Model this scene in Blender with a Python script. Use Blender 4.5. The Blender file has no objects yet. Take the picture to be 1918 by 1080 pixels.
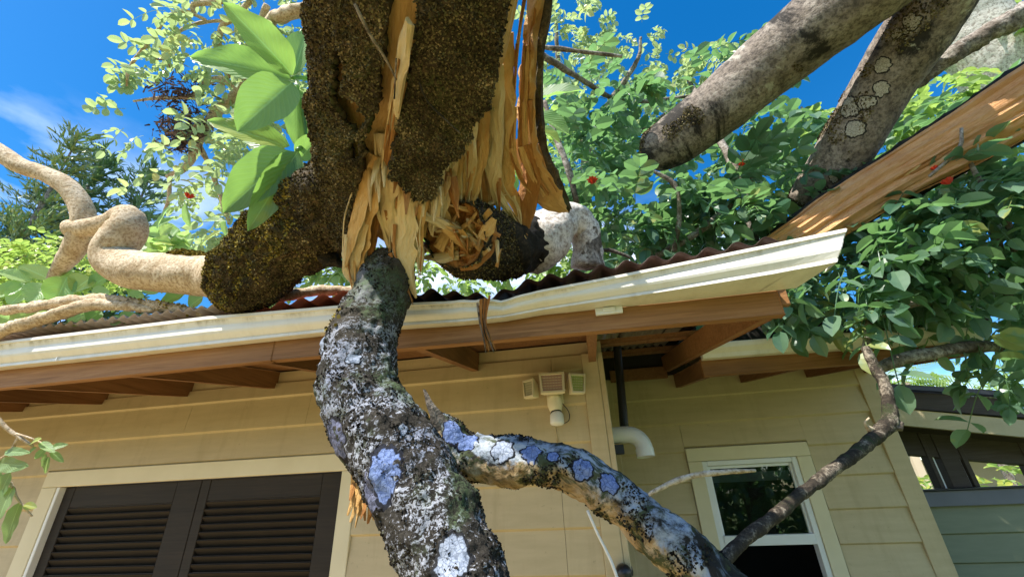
import bpy, bmesh, math, random
from mathutils import Vector, Matrix, noise, bvhtree
random.seed(7)
V = Vector
S = bpy.context.scene
C = S.collection
# ---------------------------------------------------------------- camera, sky, sun, exposure
cam = bpy.data.cameras.new('camera'); co = bpy.data.objects.new('camera', cam); C.objects.link(co)
cam.sensor_width = 36; cam.lens = 15.016; cam.clip_start = 0.02; cam.clip_end = 3000
co.matrix_world = Matrix(((0.981,0.118,0.152,0.000),(0.188,-0.429,-0.884,-3.200),(-0.039,0.896,-0.443,1.650),(0,0,0,1))).normalized()
S.camera = co
SUN = V((-0.36, -0.42, 0.835)).normalized()
world = bpy.data.worlds.new('World'); S.world = world; world.use_nodes = True
wn = world.node_tree; wn.nodes.clear()
wo = wn.nodes.new('ShaderNodeOutputWorld'); bg = wn.nodes.new('ShaderNodeBackground')
sky = wn.nodes.new('ShaderNodeTexSky'); sky.sky_type = 'NISHITA'; sky.sun_disc = False
sky.sun_elevation = math.asin(SUN.z); sky.sun_rotation = math.atan2(SUN.x, SUN.y)
sky.air_density = 1.0; sky.dust_density = 0.35; sky.ozone_density = 2.5
hs = wn.nodes.new('ShaderNodeHueSaturation'); hs.inputs['Saturation'].default_value = 1.42
tc = wn.nodes.new('ShaderNodeTexCoord'); mp = wn.nodes.new('ShaderNodeMapping'); mp.inputs['Scale'].default_value = (1, 1, 2.6)
nz = wn.nodes.new('ShaderNodeTexNoise'); nz.inputs['Scale'].default_value = 2.1; nz.inputs['Detail'].default_value = 7; nz.inputs['Roughness'].default_value = .55
cr = wn.nodes.new('ShaderNodeValToRGB'); cr.color_ramp.elements[0].position = .44; cr.color_ramp.elements[1].position = .66
sx = wn.nodes.new('ShaderNodeSeparateXYZ'); mr = wn.nodes.new('ShaderNodeMapRange')
mr.inputs['From Min'].default_value = .46; mr.inputs['From Max'].default_value = .6; mr.inputs['To Min'].default_value = 1; mr.inputs['To Max'].default_value = 0
mu = wn.nodes.new('ShaderNodeMath'); mu.operation = 'MULTIPLY'
mx = wn.nodes.new('ShaderNodeMix'); mx.data_type = 'RGBA'; mx.inputs['B'].default_value = (8.5, 9.2, 10.2, 1)
L = wn.links.new
L(sky.outputs[0], hs.inputs['Color']); L(hs.outputs[0], mx.inputs['A'])
L(tc.outputs['Generated'], mp.inputs[0]); L(mp.outputs[0], nz.inputs['Vector']); L(nz.outputs['Fac'], cr.inputs[0])
L(tc.outputs['Generated'], sx.inputs[0]); L(sx.outputs['Z'], mr.inputs['Value']); L(cr.outputs[0], mu.inputs[0]); L(mr.outputs[0], mu.inputs[1])
L(mu.outputs[0], mx.inputs['Factor']); L(mx.outputs['Result'], bg.inputs['Color']); L(bg.outputs[0], wo.inputs[0])
bg.inputs['Strength'].default_value = 0.118
sl = bpy.data.lights.new('sun', 'SUN'); so = bpy.data.objects.new('sun', sl); C.objects.link(so)
sl.energy = 5.0; sl.angle = math.radians(.53); sl.color = (1, .95, .87)
so.rotation_euler = SUN.to_track_quat('Z', 'Y').to_euler(); so.location = (0, 0, 30)
S.view_settings.view_transform = 'Standard'; S.view_settings.look = 'None'; S.view_settings.gamma = 1; S.view_settings.use_curve_mapping = False
S.view_settings.exposure = 1.02

# ---------------------------------------------------------------- materials
def material(name, rough=.6, spec=.4):
    m = bpy.data.materials.new(name); m.use_nodes = True
    nt = m.node_tree; b = nt.nodes['Principled BSDF']
    b.inputs['Roughness'].default_value = rough; b.inputs['Specular IOR Level'].default_value = spec
    return m, nt, b
def N(nt, t, **kw):
    n = nt.nodes.new(t)
    for k, v in kw.items():
        if k in n.inputs: n.inputs[k].default_value = v
        else: setattr(n, k, v)
    return n
def ramp(nt, fac, stops, interp='LINEAR'):
    r = nt.nodes.new('ShaderNodeValToRGB'); r.color_ramp.interpolation = interp
    e = r.color_ramp.elements
    while len(e) < len(stops): e.new(.5)
    for x, (p, c) in zip(e, stops):
        x.position = p; x.color = (*c, 1) if len(c) == 3 else c
    nt.links.new(fac, r.inputs[0]); return r.outputs[0]
def tex(nt, scale, detail=4, rough=.6, coord='Object', stretch=(1, 1, 1), kind='noise', dist=0):
    t = nt.nodes.new('ShaderNodeTexCoord'); m = N(nt, 'ShaderNodeMapping'); m.inputs['Scale'].default_value = stretch
    nt.links.new(t.outputs[coord], m.inputs[0])
    if kind == 'noise':
        n = N(nt, 'ShaderNodeTexNoise', Scale=scale, Detail=detail, Roughness=rough, Distortion=dist); o = n.outputs['Fac']
    else:
        n = N(nt, 'ShaderNodeTexVoronoi', Scale=scale); n.feature = kind; o = n.outputs['Distance']
    nt.links.new(m.outputs[0], n.inputs['Vector']); return o
def mix(nt, fac, a, b, mode='MIX'):
    m = nt.nodes.new('ShaderNodeMix'); m.data_type = 'RGBA'; m.blend_type = mode
    for s, v in (('Factor', fac), ('A', a), ('B', b)):
        i = [q for q in m.inputs if q.name == s and (q.type == 'RGBA' or s == 'Factor')][0]
        if hasattr(v, 'is_linked'): nt.links.new(v, i)
        else: i.default_value = v if isinstance(v, (int, float)) else (*v, 1)
    return [o for o in m.outputs if o.type == 'RGBA'][0]
def bump(nt, b, h, strength=.4, dist=.01):
    n = N(nt, 'ShaderNodeBump', Strength=strength, Distance=dist); nt.links.new(h, n.inputs['Height']); nt.links.new(n.outputs[0], b.inputs['Normal'])
M = {}
def simple(key, c1, c2, scale=8, rough=.6, spec=.35, bs=.15, stretch=(1, 1, 1), coord='Object', dist=.004):
    m, nt, b = material(key, rough, spec)
    f = tex(nt, scale, 5, .6, coord, stretch)
    nt.links.new(ramp(nt, f, [(.3, c1), (.7, c2)]), b.inputs['Base Color'])
    if bs: bump(nt, b, tex(nt, scale * 5, 4, .6, coord, stretch), bs, dist)
    M[key] = m; return m
simple('siding', (.5, .405, .24), (.57, .465, .28), 3, .55, .35, .12, (1, 1, 6))
nt = M['siding'].node_tree; b = nt.nodes['Principled BSDF']; old = b.inputs['Base Color'].links[0].from_socket
st1 = tex(nt, 2.2, 7, .7, 'Object', (3.5, 1, .5)); st2 = tex(nt, 30, 3, .6, 'Object')
c = mix(nt, ramp(nt, st1, [(.5, (0, 0, 0)), (.75, (.32,) * 3)]), old, (.3, .22, .11)); c = mix(nt, ramp(nt, st2, [(.66, (0, 0, 0)), (.74, (.3,) * 3)]), c, (.22, .17, .1)); nt.links.new(c, b.inputs['Base Color'])
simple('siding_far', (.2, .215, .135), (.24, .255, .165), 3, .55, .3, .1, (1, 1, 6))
simple('trim', (.68, .6, .4), (.74, .66, .45), 4, .5, .35, .08)
simple('vinyl', (.78, .79, .78), (.83, .83, .81), 5, .35, .5, .03)
simple('plastic', (.76, .78, .8), (.82, .84, .86), 6, .35, .5, .03)
simple('lamp_body', (.74, .67, .48), (.8, .73, .54), 9, .4, .5, .06)
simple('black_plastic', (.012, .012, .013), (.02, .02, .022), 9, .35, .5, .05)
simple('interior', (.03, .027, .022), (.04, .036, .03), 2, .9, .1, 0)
simple('bounce_ground', (.34, .25, .115), (.42, .315, .155), 2, .9, .2, .3)
simple('grass', (.07, .11, .025), (.13, .16, .05), 1.5, .9, .2, .6)
simple('grey_paint', (.15, .15, .17), (.18, .18, .2), 3, .6, .3, .1)
simple('roof_far', (.5, .47, .43), (.58, .55, .5), 2, .7, .3, .1)
simple('far_wall', (.5, .4, .28), (.55, .45, .32), 2, .7, .3, .1)
def timber(key, c1, c2, c3, axis='X', rough=.65):
    m, nt, b = material(key, rough, .3)
    st = {'X': (.6, 9, 14), 'Y': (9, .6, 14), 'U': (14, .7, 1)}[axis]; cd = 'UV' if axis == 'U' else 'Object'
    f = tex(nt, 3, 6, .65, cd, st, dist=1.2); g = tex(nt, 1.1, 3, .5, 'Object')
    c = ramp(nt, f, [(.25, c1), (.5, c2), (.78, c3)])
    c = mix(nt, ramp(nt, g, [(.42, (0, 0, 0)), (.7, (.55,) * 3)]), c, tuple(x * .55 for x in c1))
    nt.links.new(c, b.inputs['Base Color']); bump(nt, b, f, .25, .004); M[key] = m
timber('fascia', (.19, .085, .03), (.31, .15, .056), (.42, .225, .1))
timber('rafter', (.15, .066, .026), (.24, .112, .045), (.32, .165, .072), 'Y')
timber('shutter', (.016, .012, .009), (.026, .019, .013), (.04, .027, .018))
timber('dark_beam', (.05, .035, .025), (.075, .055, .042), (.1, .08, .065))
# gutter paint: white enamel with algae streaks running down from the lip
m, nt, b = material('gutter_paint', .32, .5); M['gutter'] = m
f = tex(nt, 5, 6, .7, 'Object', (2.2, 1, .7)); u = tex(nt, 26, 4, .7, 'Object', (1, 1, .35))
t = nt.nodes.new('ShaderNodeTexCoord'); sp = nt.nodes.new('ShaderNodeSeparateXYZ'); nt.links.new(t.outputs['UV'], sp.inputs[0])
band = ramp(nt, sp.outputs['Y'], [(.0, (.25,) * 3), (.5, (.08,) * 3), (.72, (.25,) * 3), (.84, (.9,) * 3), (.875, (.1,) * 3), (1, (.1,) * 3)])
dirt = mix(nt, 1.0, ramp(nt, f, [(.44, (0, 0, 0)), (.62, (1, 1, 1))]), band, 'MULTIPLY')
dirt = mix(nt, 1.0, dirt, ramp(nt, u, [(.3, (.2,) * 3), (.62, (1, 1, 1))]), 'MULTIPLY')
nt.links.new(mix(nt, dirt, (.74, .71, .62), (.25, .2, .08)), b.inputs['Base Color']); bump(nt, b, f, .05, .004)
# corrugated metal
def metal(key, top, rust, rough=.45):
    m, nt, b = material(key, rough, .4); f = tex(nt, 4, 6, .7, 'Object', (1, .25, 1))
    nt.links.new(ramp(nt, f, [(.35, top), (.7, rust)]), b.inputs['Base Color']); b.inputs['Metallic'].default_value = .25
    bump(nt, b, tex(nt, 40, 3), .1, .002); M[key] = m
metal('iron_grey', (.5, .43, .38), (.4, .3, .25)); metal('iron_red', (.46, .13, .09), (.36, .09, .06)); metal('iron_dark', (.1, .055, .045), (.06, .035, .03))
# wood of the break
def wood(key, cs, sc=1.0):
    m, nt, b = material(key, .6, .25)
    f = tex(nt, 9 * sc, 8, .78, 'UV', (11, 1.6, 1), dist=.6); g = tex(nt, 2.5, 4, .6, 'Object')
    c = ramp(nt, f, [(.22, cs[0]), (.45, cs[1]), (.75, cs[2])])
    c = mix(nt, ramp(nt, g, [(.5, (0, 0, 0)), (.75, (.6,) * 3)]), c, cs[0])
    nt.links.new(c, b.inputs['Base Color']); bump(nt, b, f, 1.0, .02); M[key] = m
wood('wood', ((.48, .21, .045), (.78, .46, .15), (.86, .6, .27)))
wood('wood_pale', ((.7, .44, .16), (.88, .65, .31), (.92, .78, .48)))
wood('wood_orange', ((.27, .095, .02), (.47, .2, .05), (.62, .33, .1)))
wood('wood_red', ((.52, .19, .06), (.78, .4, .16), (.88, .6, .33)))
# barks
def bark(key, dark, mid, light, sc=9, p=(.35, .52, .68), moss=None, bs=.8, rough=.85):
    m, nt, b = material(key, rough, .2)
    f = tex(nt, sc, 8, .72, 'Object', dist=.6); g = tex(nt, sc * 7, 4, .7, 'Object')
    c = ramp(nt, f, [(p[0], dark), (p[1], mid), (p[2], light)])
    c = mix(nt, ramp(nt, g, [(.38, (.75,) * 3), (.55, (0, 0, 0))]), c, dark)
    if moss:
        h = tex(nt, sc * .45, 6, .7, 'Object', dist=.4)
        c = mix(nt, ramp(nt, h, [(.54, (0, 0, 0)), (.62, (.9,) * 3)]), c, moss)
    nt.links.new(c, b.inputs['Base Color'])
    bump(nt, b, mix(nt, .5, f, g), bs, .02); M[key] = m
bark('bark_moss', (.025, .019, .011), (.07, .05, .026), (.2, .135, .065), 8, moss=(.06, .065, .02))
bark('bark_pale', (.24, .15, .07), (.5, .39, .25), (.68, .57, .42), 9, (.25, .42, .65), bs=.7)
bark('bark_log', (.06, .048, .04), (.24, .195, .155), (.44, .39, .33), 6, (.3, .47, .75), bs=.7)
nt = M['bark_log'].node_tree; b = nt.nodes['Principled BSDF']; old = b.inputs['Base Color'].links[0].from_socket
h1 = tex(nt, 1.3, 9, .72, 'Object', dist=.7); h2 = tex(nt, 2.2, 8, .7, 'Object', (1.0, 1.3, .8), dist=.9)
c = mix(nt, ramp(nt, h1, [(.51, (0, 0, 0)), (.57, (.95,) * 3)]), old, (.02, .018, .015))
c = mix(nt, ramp(nt, h2, [(.62, (0, 0, 0)), (.65, (.85,) * 3)]), c, (.42, .4, .33)); nt.links.new(c, b.inputs['Base Color'])
bark('bark_grey', (.05, .04, .03), (.22, .18, .14), (.5, .46, .4), 7, (.3, .48, .65))
bark('bark_white', (.2, .15, .11), (.62, .57, .5), (.78, .74, .68), 6, (.2, .4, .7), bs=.3)
bark('bark_twig', (.02, .016, .012), (.06, .046, .032), (.38, .32, .24), 14, (.35, .52, .66), moss=(.04, .05, .02))
bark('bark_crust', (.012, .011, .009), (.03, .026, .02), (.1, .07, .045), 14)
# lichen-crusted bark of the hanging limb: white / blue-grey crust broken by black cracks, green film
m, nt, b = material('bark_lichen', .85, .2); M['bark_lichen'] = m
a1 = tex(nt, 4.2, 10, .66, 'Object', dist=1.0); a2 = tex(nt, 75, 5, .7, 'Object', dist=.8); a3 = tex(nt, 4, 6, .7, 'Object', (1, 1, .8)); a4 = tex(nt, 2.3, 4, .6)
dk = ramp(nt, a2, [(.35, (.01, .009, .007)), (.65, (.06, .052, .04))])
wh = ramp(nt, a4, [(.35, (.2, .225, .3)), (.65, (.38, .395, .43))])
vv = N(nt, 'ShaderNodeMath'); vv.operation = 'MULTIPLY_ADD'; nt.links.new(a1, vv.inputs[0]); vv.inputs[1].default_value = 1.1; nt.links.new(a2, vv.inputs[2])
vh = N(nt, 'ShaderNodeMath'); vh.operation = 'MULTIPLY'; nt.links.new(vv.outputs[0], vh.inputs[0]); vh.inputs[1].default_value = .5
sel = ramp(nt, vh.outputs[0], [(.54, (0, 0, 0)), (.568, (1, 1, 1))])
sel2 = ramp(nt, a1, [(.7, (0, 0, 0)), (.73, (1, 1, 1))])
c = mix(nt, mix(nt, 1.0, sel, sel2, 'LIGHTEN'), dk, wh)
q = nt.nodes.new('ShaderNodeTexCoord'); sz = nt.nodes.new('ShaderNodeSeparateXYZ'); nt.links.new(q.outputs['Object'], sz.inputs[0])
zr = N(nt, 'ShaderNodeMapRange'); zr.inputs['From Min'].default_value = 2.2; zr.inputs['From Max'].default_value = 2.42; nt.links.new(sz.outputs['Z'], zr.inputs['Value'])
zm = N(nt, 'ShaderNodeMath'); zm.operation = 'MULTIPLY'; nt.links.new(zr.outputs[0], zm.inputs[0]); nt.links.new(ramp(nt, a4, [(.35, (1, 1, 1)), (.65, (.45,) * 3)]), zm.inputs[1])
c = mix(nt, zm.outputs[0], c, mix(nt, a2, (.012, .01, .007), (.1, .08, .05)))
c = mix(nt, mix(nt, 1.0, ramp(nt, a3, [(.52, (0, 0, 0)), (.64, (.8,) * 3)]), ramp(nt, a2, [(.4, (0, 0, 0)), (.5, (1, 1, 1))]), 'MULTIPLY'), c, (.07, .11, .045))
nt.links.new(c, b.inputs['Base Color']); bump(nt, b, mix(nt, .5, a1, a2), .9, .02)
# limb reaching right: white upper side crust, tan bare lower side
m, nt, b = material('bark_limb', .8, .2); M['bark_limb'] = m
c0 = ramp(nt, a_ := tex(nt, 8, 8, .72, 'Object', dist=.8), [(.36, (.03, .022, .015)), (.46, (.3, .2, .09)), (.62, (.5, .4, .27))])
c1 = ramp(nt, tex(nt, 5, 8, .7, 'Object', dist=.6), [(.45, (.02, .018, .014)), (.52, (.26, .3, .35)), (.68, (.5, .52, .52))])
t = nt.nodes.new('ShaderNodeNewGeometry'); q = nt.nodes.new('ShaderNodeTexCoord'); sp = nt.nodes.new('ShaderNodeSeparateXYZ'); nt.links.new(q.outputs['UV'], sp.inputs[0])
ad = N(nt, 'ShaderNodeMath'); ad.operation = 'ADD'; nt.links.new(tex(nt, 9, 6, .7), ad.inputs[0]); nt.links.new(sp.outputs['X'], ad.inputs[1])
c = mix(nt, ramp(nt, ad.outputs[0], [(.88, (0, 0, 0)), (1.05, (1, 1, 1))]), c0, c1)
g = tex(nt, 6, 7, .72, 'Object', dist=.5)
c = mix(nt, ramp(nt, g, [(.49, (0, 0, 0)), (.55, (.95,) * 3)]), c, mix(nt, tex(nt, 60, 4), (.012, .014, .007), (.07, .09, .03)))
nt.links.new(c, b.inputs['Base Color']); bump(nt, b, mix(nt, .5, a_, g), .9, .02)
def lichen(key, c1, c2):
    m, nt, b = material(key, .9, .1); f = tex(nt, 45, 5, .7, 'Object', dist=1); v = tex(nt, 60, coord='Object', kind='DISTANCE_TO_EDGE')
    nt.links.new(mix(nt, ramp(nt, v, [(.0, (.8,) * 3), (.09, (0, 0, 0))]), ramp(nt, f, [(.35, c1), (.65, c2)]), tuple(x * .5 for x in c1)), b.inputs['Base Color'])
    old = b.inputs['Base Color'].links[0].from_socket; q = nt.nodes.new('ShaderNodeTexCoord'); sp = nt.nodes.new('ShaderNodeSeparateXYZ'); nt.links.new(q.outputs['UV'], sp.inputs[0])
    ad = N(nt, 'ShaderNodeMath'); ad.operation = 'MULTIPLY_ADD'; nt.links.new(tex(nt, 40, 4), ad.inputs[0]); ad.inputs[1].default_value = .3; nt.links.new(sp.outputs['X'], ad.inputs[2])
    nt.links.new(mix(nt, ramp(nt, ad.outputs[0], [(.88, (0, 0, 0)), (.93, (.95,) * 3)]), old, (.015, .014, .013)), b.inputs['Base Color'])
    bump(nt, b, f, 1, .006); M[key] = m
lichen('lichen_blue', (.1, .15, .33), (.22, .29, .5)); lichen('lichen_grey', (.07, .075, .11), (.17, .18, .26)); lichen('lichen_pale', (.2, .24, .32), (.36, .4, .47)); lichen('lichen_tan', (.33, .3, .25), (.5, .46, .38))
# moss flakes: colour drawn per flake from UV.x
def flake(key, stops):
    m, nt, b = material(key, .9, .1); t = nt.nodes.new('ShaderNodeTexCoord'); sp = nt.nodes.new('ShaderNodeSeparateXYZ')
    nt.links.new(t.outputs['UV'], sp.inputs[0]); nt.links.new(ramp(nt, sp.outputs['X'], stops), b.inputs['Base Color']); M[key] = m
flake('moss_dark', [(0, (.025, .02, .012)), (.4, (.085, .066, .035)), (.7, (.16, .135, .06)), (.92, (.29, .225, .12)), (1, (.45, .36, .21))])
flake('crust_dark', [(0, (.008, .007, .006)), (.6, (.028, .024, .018)), (.9, (.06, .06, .04)), (1, (.2, .2, .21))])
flake('moss_gold', [(0, (.07, .055, .015)), (.5, (.22, .17, .035)), (1, (.5, .4, .1))])
flake('dry', [(0, (.05, .035, .04)), (.6, (.14, .09, .08)), (1, (.25, .16, .12))])
# leaves
def leafmat(key, lo, hi, trans, tw=.35, rough=.38, vein=True):
    m, nt, b = material(key, rough, .45)
    oi = nt.nodes.new('ShaderNodeObjectInfo'); f = tex(nt, 3.5, 3, .6, 'Object'); t = nt.nodes.new('ShaderNodeTexCoord'); sp = nt.nodes.new('ShaderNodeSeparateXYZ')
    nt.links.new(t.outputs['UV'], sp.inputs[0])
    a = N(nt, 'ShaderNodeMath'); a.operation = 'MULTIPLY_ADD'; nt.links.new(oi.outputs['Random'], a.inputs[0]); a.inputs[1].default_value = .6; nt.links.new(f, a.inputs[2])
    c = ramp(nt, a.outputs[0], [(.4, lo), (.95, hi), (1.12, (hi[0] * 1.6, hi[1] * 1.15, hi[2] * .6))])
    if vein:
        ab = N(nt, 'ShaderNodeMath'); ab.operation = 'ABSOLUTE'; nt.links.new(sp.outputs['X'], ab.inputs[0])
        w = N(nt, 'ShaderNodeMath'); w.operation = 'MULTIPLY_ADD'; nt.links.new(ab.outputs[0], w.inputs[0]); w.inputs[1].default_value = -.35; nt.links.new(sp.outputs['Y'], w.inputs[2])
        s2 = N(nt, 'ShaderNodeMath'); s2.operation = 'MULTIPLY'; nt.links.new(w.outputs[0], s2.inputs[0]); s2.inputs[1].default_value = 75
        sn = N(nt, 'ShaderNodeMath'); sn.operation = 'SINE'; nt.links.new(s2.outputs[0], sn.inputs[0])
        c = mix(nt, ramp(nt, sn.outputs[0], [(.85, (0, 0, 0)), (1, (.3,) * 3)]), c, tuple(min(1, x * 1.8) for x in hi))
        c = mix(nt, ramp(nt, ab.outputs[0], [(.02, (.7,) * 3), (.06, (0, 0, 0))]), c, tuple(min(1, x * 2.4) for x in hi))
        bump(nt, b, sn.outputs[0], .3, .004)
    nt.links.new(c, b.inputs['Base Color'])
    tr = N(nt, 'ShaderNodeBsdfTranslucent'); tr.inputs['Color'].default_value = (*trans, 1)
    ms = N(nt, 'ShaderNodeMixShader'); ms.inputs[0].default_value = tw
    nt.links.new(b.outputs[0], ms.inputs[1]); nt.links.new(tr.outputs[0], ms.inputs[2])
    nt.links.new(ms.outputs[0], nt.nodes['Material Output'].inputs['Surface']); M[key] = m
leafmat('leaf_big', (.09, .18, .05), (.2, .31, .13), (.34, .6, .12), .5)
leafmat('leaf_sunlit', (.15, .25, .09), (.3, .42, .2), (.42, .66, .18), .5)  # paler copy of leaf_big with sunlit brightness put into its colour
leafmat('leaf_mid', (.04, .1, .058), (.17, .265, .165), (.24, .48, .15), .36, .3, vein=False)
leafmat('leaf_pale', (.2, .29, .14), (.4, .48, .28), (.5, .65, .25), .42, vein=False)
leafmat('leaf_bright', (.12, .2, .06), (.26, .36, .13), (.42, .62, .13), .45, vein=False)
leafmat('needle', (.13, .23, .13), (.3, .4, .26), (.28, .45, .2), .38, vein=False)
leafmat('petal', (.5, .03, .015), (.7, .06, .025), (.8, .08, .03), .3, vein=False)
m, nt, b = material('glass', .02, .5); M['glass'] = m
gl = N(nt, 'ShaderNodeBsdfGlossy', Roughness=.01); tp = N(nt, 'ShaderNodeBsdfTransparent'); tp.inputs[0].default_value = (.75, .82, .78, 1)
fr = N(nt, 'ShaderNodeFresnel', IOR=1.75); ms = N(nt, 'ShaderNodeMixShader'); nt.links.new(fr.outputs[0], ms.inputs[0]); nt.links.new(tp.outputs[0], ms.inputs[1]); nt.links.new(gl.outputs[0], ms.inputs[2])
nt.links.new(ms.outputs[0], nt.nodes['Material Output'].inputs['Surface'])
m, nt, b = material('lens_red', .15, .6); b.inputs['Base Color'].default_value = (.62, .42, .36, 1); M['lens_red'] = m
m, nt, b = material('lens_green', .15, .6); b.inputs['Base Color'].default_value = (.45, .55, .2, 1); M['lens_green'] = m
m, nt, b = material('lens_clear', .15, .6); b.inputs['Base Color'].default_value = (.6, .58, .4, 1); M['lens_clear'] = m

# ---------------------------------------------------------------- builders
def obj(name, verts, faces, mat, parent=None, uv=None, smooth=False):
    me = bpy.data.meshes.new(name); me.from_pydata([tuple(v) for v in verts], [], faces); me.materials.append(M[mat])
    if uv:
        l = me.uv_layers.new(name='UVMap'); d = [0.0] * (2 * len(me.loops)); vi = [0] * len(me.loops); me.loops.foreach_get('vertex_index', vi)
        for k, i in enumerate(vi): d[2 * k], d[2 * k + 1] = uv[i]
        l.data.foreach_set('uv', d)
    if smooth: me.polygons.foreach_set('use_smooth', [True] * len(me.polygons))
    me.update(); o = bpy.data.objects.new(name, me); C.objects.link(o); o.parent = parent; return o
def root(name, label, cat, loc=(0, 0, 0), group=None):
    o = bpy.data.objects.new(name, None); C.objects.link(o); o.location = loc; o['label'] = label; o['category'] = cat; o.empty_display_size = .1
    if group: o['group'] = group
    return o
def tag(o, label, cat, group=None):
    o['label'] = label; o['category'] = cat
    if group: o['group'] = group
    return o
def stuff(o): o['kind'] = 'stuff'; return o
def box(name, p, q, mat, parent=None, bev=.004):
    bm = bmesh.new(); bmesh.ops.create_cube(bm, size=1)
    for v in bm.verts: v.co = V([(p[k] + q[k]) / 2 + v.co[k] * (q[k] - p[k]) for k in range(3)])
    if bev: bmesh.ops.bevel(bm, geom=bm.edges[:], offset=bev, segments=1, affect='EDGES')
    me = bpy.data.meshes.new(name); bm.to_mesh(me); bm.free(); me.materials.append(M[mat])
    o = bpy.data.objects.new(name, me); C.objects.link(o); o.parent = parent; return o
def beam(name, a, b, w, h, mat, parent=None, up=(0, 0, 1), bev=.004):
    a, b = V(a), V(b); d = (b - a).normalized(); s = d.cross(V(up)).normalized(); u = s.cross(d)
    bm = bmesh.new(); bmesh.ops.create_cube(bm, size=1); ln = (b - a).length
    for v in bm.verts: v.co = (a + b) / 2 + d * v.co.x * ln + s * v.co.y * w + u * v.co.z * h
    if bev: bmesh.ops.bevel(bm, geom=bm.edges[:], offset=bev, segments=1, affect='EDGES')
    me = bpy.data.meshes.new(name); bm.to_mesh(me); bm.free(); me.materials.append(M[mat])
    o = bpy.data.objects.new(name, me); C.objects.link(o); o.parent = parent; return o
def spline(path, step):
    P = [V(p[:3]) for p in path]; R_ = [p[3] for p in path]; out = []
    for i in range(len(P) - 1):
        p0 = P[i - 1] if i else P[0] * 2 - P[1]; p3 = P[i + 2] if i + 2 < len(P) else P[-1] * 2 - P[-2]
        n = max(1, int((P[i + 1] - P[i]).length / step))
        for k in range(n):
            t = k / n; t2, t3 = t * t, t * t * t
            out.append((.5 * (2 * P[i] + (P[i + 1] - p0) * t + (2 * p0 - 5 * P[i] + 4 * P[i + 1] - p3) * t2 + (3 * P[i] - p0 - 3 * P[i + 1] + p3) * t3), R_[i] + (R_[i + 1] - R_[i]) * t, i + t))
    out.append((P[-1], R_[-1], len(P) - 1)); return out
def frames(sp, ref):
    e = None; fr = []
    for i, (p, r, t) in enumerate(sp):
        a = sp[max(0, i - 1)][0]; b = sp[min(len(sp) - 1, i + 1)][0]; d = (b - a).normalized()
        e = V(ref) if e is None else e
        e = (e - d * e.dot(d)).normalized(); fr.append((e.copy(), d.cross(e), d))
    return fr
def nz3(p, f, sd): return noise.fractal((p + V((sd * 3.1, sd * 1.7, sd))) * f, 1.0, 2.1, 4)
def tube(name, path, mat, parent=None, sides=14, step=.04, amp=.0, freq=6, seed=1, caps=True, ref=(1, 0, 0), rag=0):
    sp = spline(path, step); fr = frames(sp, ref); vs, fs, uv = [], [], []; s = 0
    for i, ((p, r, t), (e1, e2, d)) in enumerate(zip(sp, fr)):
        if i: s += (p - sp[i - 1][0]).length
        for k in range(sides):
            th = 2 * math.pi * k / sides; n = e1 * math.cos(th) + e2 * math.sin(th); q = p + n * r
            dd = amp * r * 2.2 * nz3(q, freq, seed) + (amp * r * nz3(q, freq * 4, seed + 5) if amp else 0)
            q = q + n * dd
            if rag and i == len(sp) - 1: q = q + d * (random.random() * rag)
            if rag and i == 0: q = q - d * (random.random() * rag)
            vs.append(q); uv.append((.5 + .5 * n.z, s))
    n = len(sp)
    for i in range(n - 1):
        for k in range(sides):
            a, b = i * sides + k, i * sides + (k + 1) % sides; fs.append((a, b, b + sides, a + sides))
    if caps:
        for i, dr in ((0, -1), (n - 1, 1)):
            c = sp[i][0]; vs.append(c + fr[i][2] * dr * sp[i][1] * .25); uv.append((.5, .5)); ci = len(vs) - 1
            for k in range(sides):
                a, b = i * sides + k, i * sides + (k + 1) % sides
                fs.append((b, a, ci) if dr < 0 else (a, b, ci))
    return obj(name, vs, fs, mat, parent, uv, True)
def ribbon(name, pts, thick, mat, parent=None, twist=0, rag=.25, step=.03, face=(0, -1, -.25), jag=True):
    # a torn strip of wood: tapering plank with ragged edges and a split tip
    sp = spline(pts, step); vs, fs, uv = [], [], []; s = 0; sd = random.random() * 50; n = len(sp)
    for i, (p, w, t) in enumerate(sp):
        a = sp[max(0, i - 1)][0]; b = sp[min(n - 1, i + 1)][0]; d = (b - a).normalized()
        if i: s += (p - sp[i - 1][0]).length
        f = V(face); f = (f - d * f.dot(d)).normalized(); sd_ = d.cross(f).normalized()
        ang = twist * (i / max(1, n - 1)); q = Matrix.Rotation(ang, 3, d); f, sd_ = q @ f, q @ sd_
        th = thick * (1 - .75 * i / max(1, n - 1))
        for k, x in enumerate((-.5, -.25, 0, .25, .5)):
            j = nz3(V((sd + x * 3, s * 9, 0)), 1, 1) * rag * w * .6
            bow = .5 * th * math.cos(x * math.pi)
            e = d * (random.uniform(-.5, .6) * w * .9) if (jag and i == n - 1) else V()
            vs.append(p + sd_ * (x * w + j) + f * (bow + nz3(V((sd, x * 4, s * 6)), 1, 2) * th * .5) + e); uv.append((sd + x * w, s))
        for k, x in enumerate((.5, 0, -.5)):
            vs.append(p + sd_ * (x * w * .9) - f * th * .5); uv.append((sd + x * w + .3, s))
    for i in range(n - 1):
        for k in range(8):
            a, b = i * 8 + k, i * 8 + (k + 1) % 8; fs.append((a, b, b + 8, a + 8))
    fs.append(tuple(range(7, -1, -1))); fs.append(tuple((n - 1) * 8 + k for k in range(8)))
    return obj(name, vs, fs, mat, parent, uv)
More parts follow.
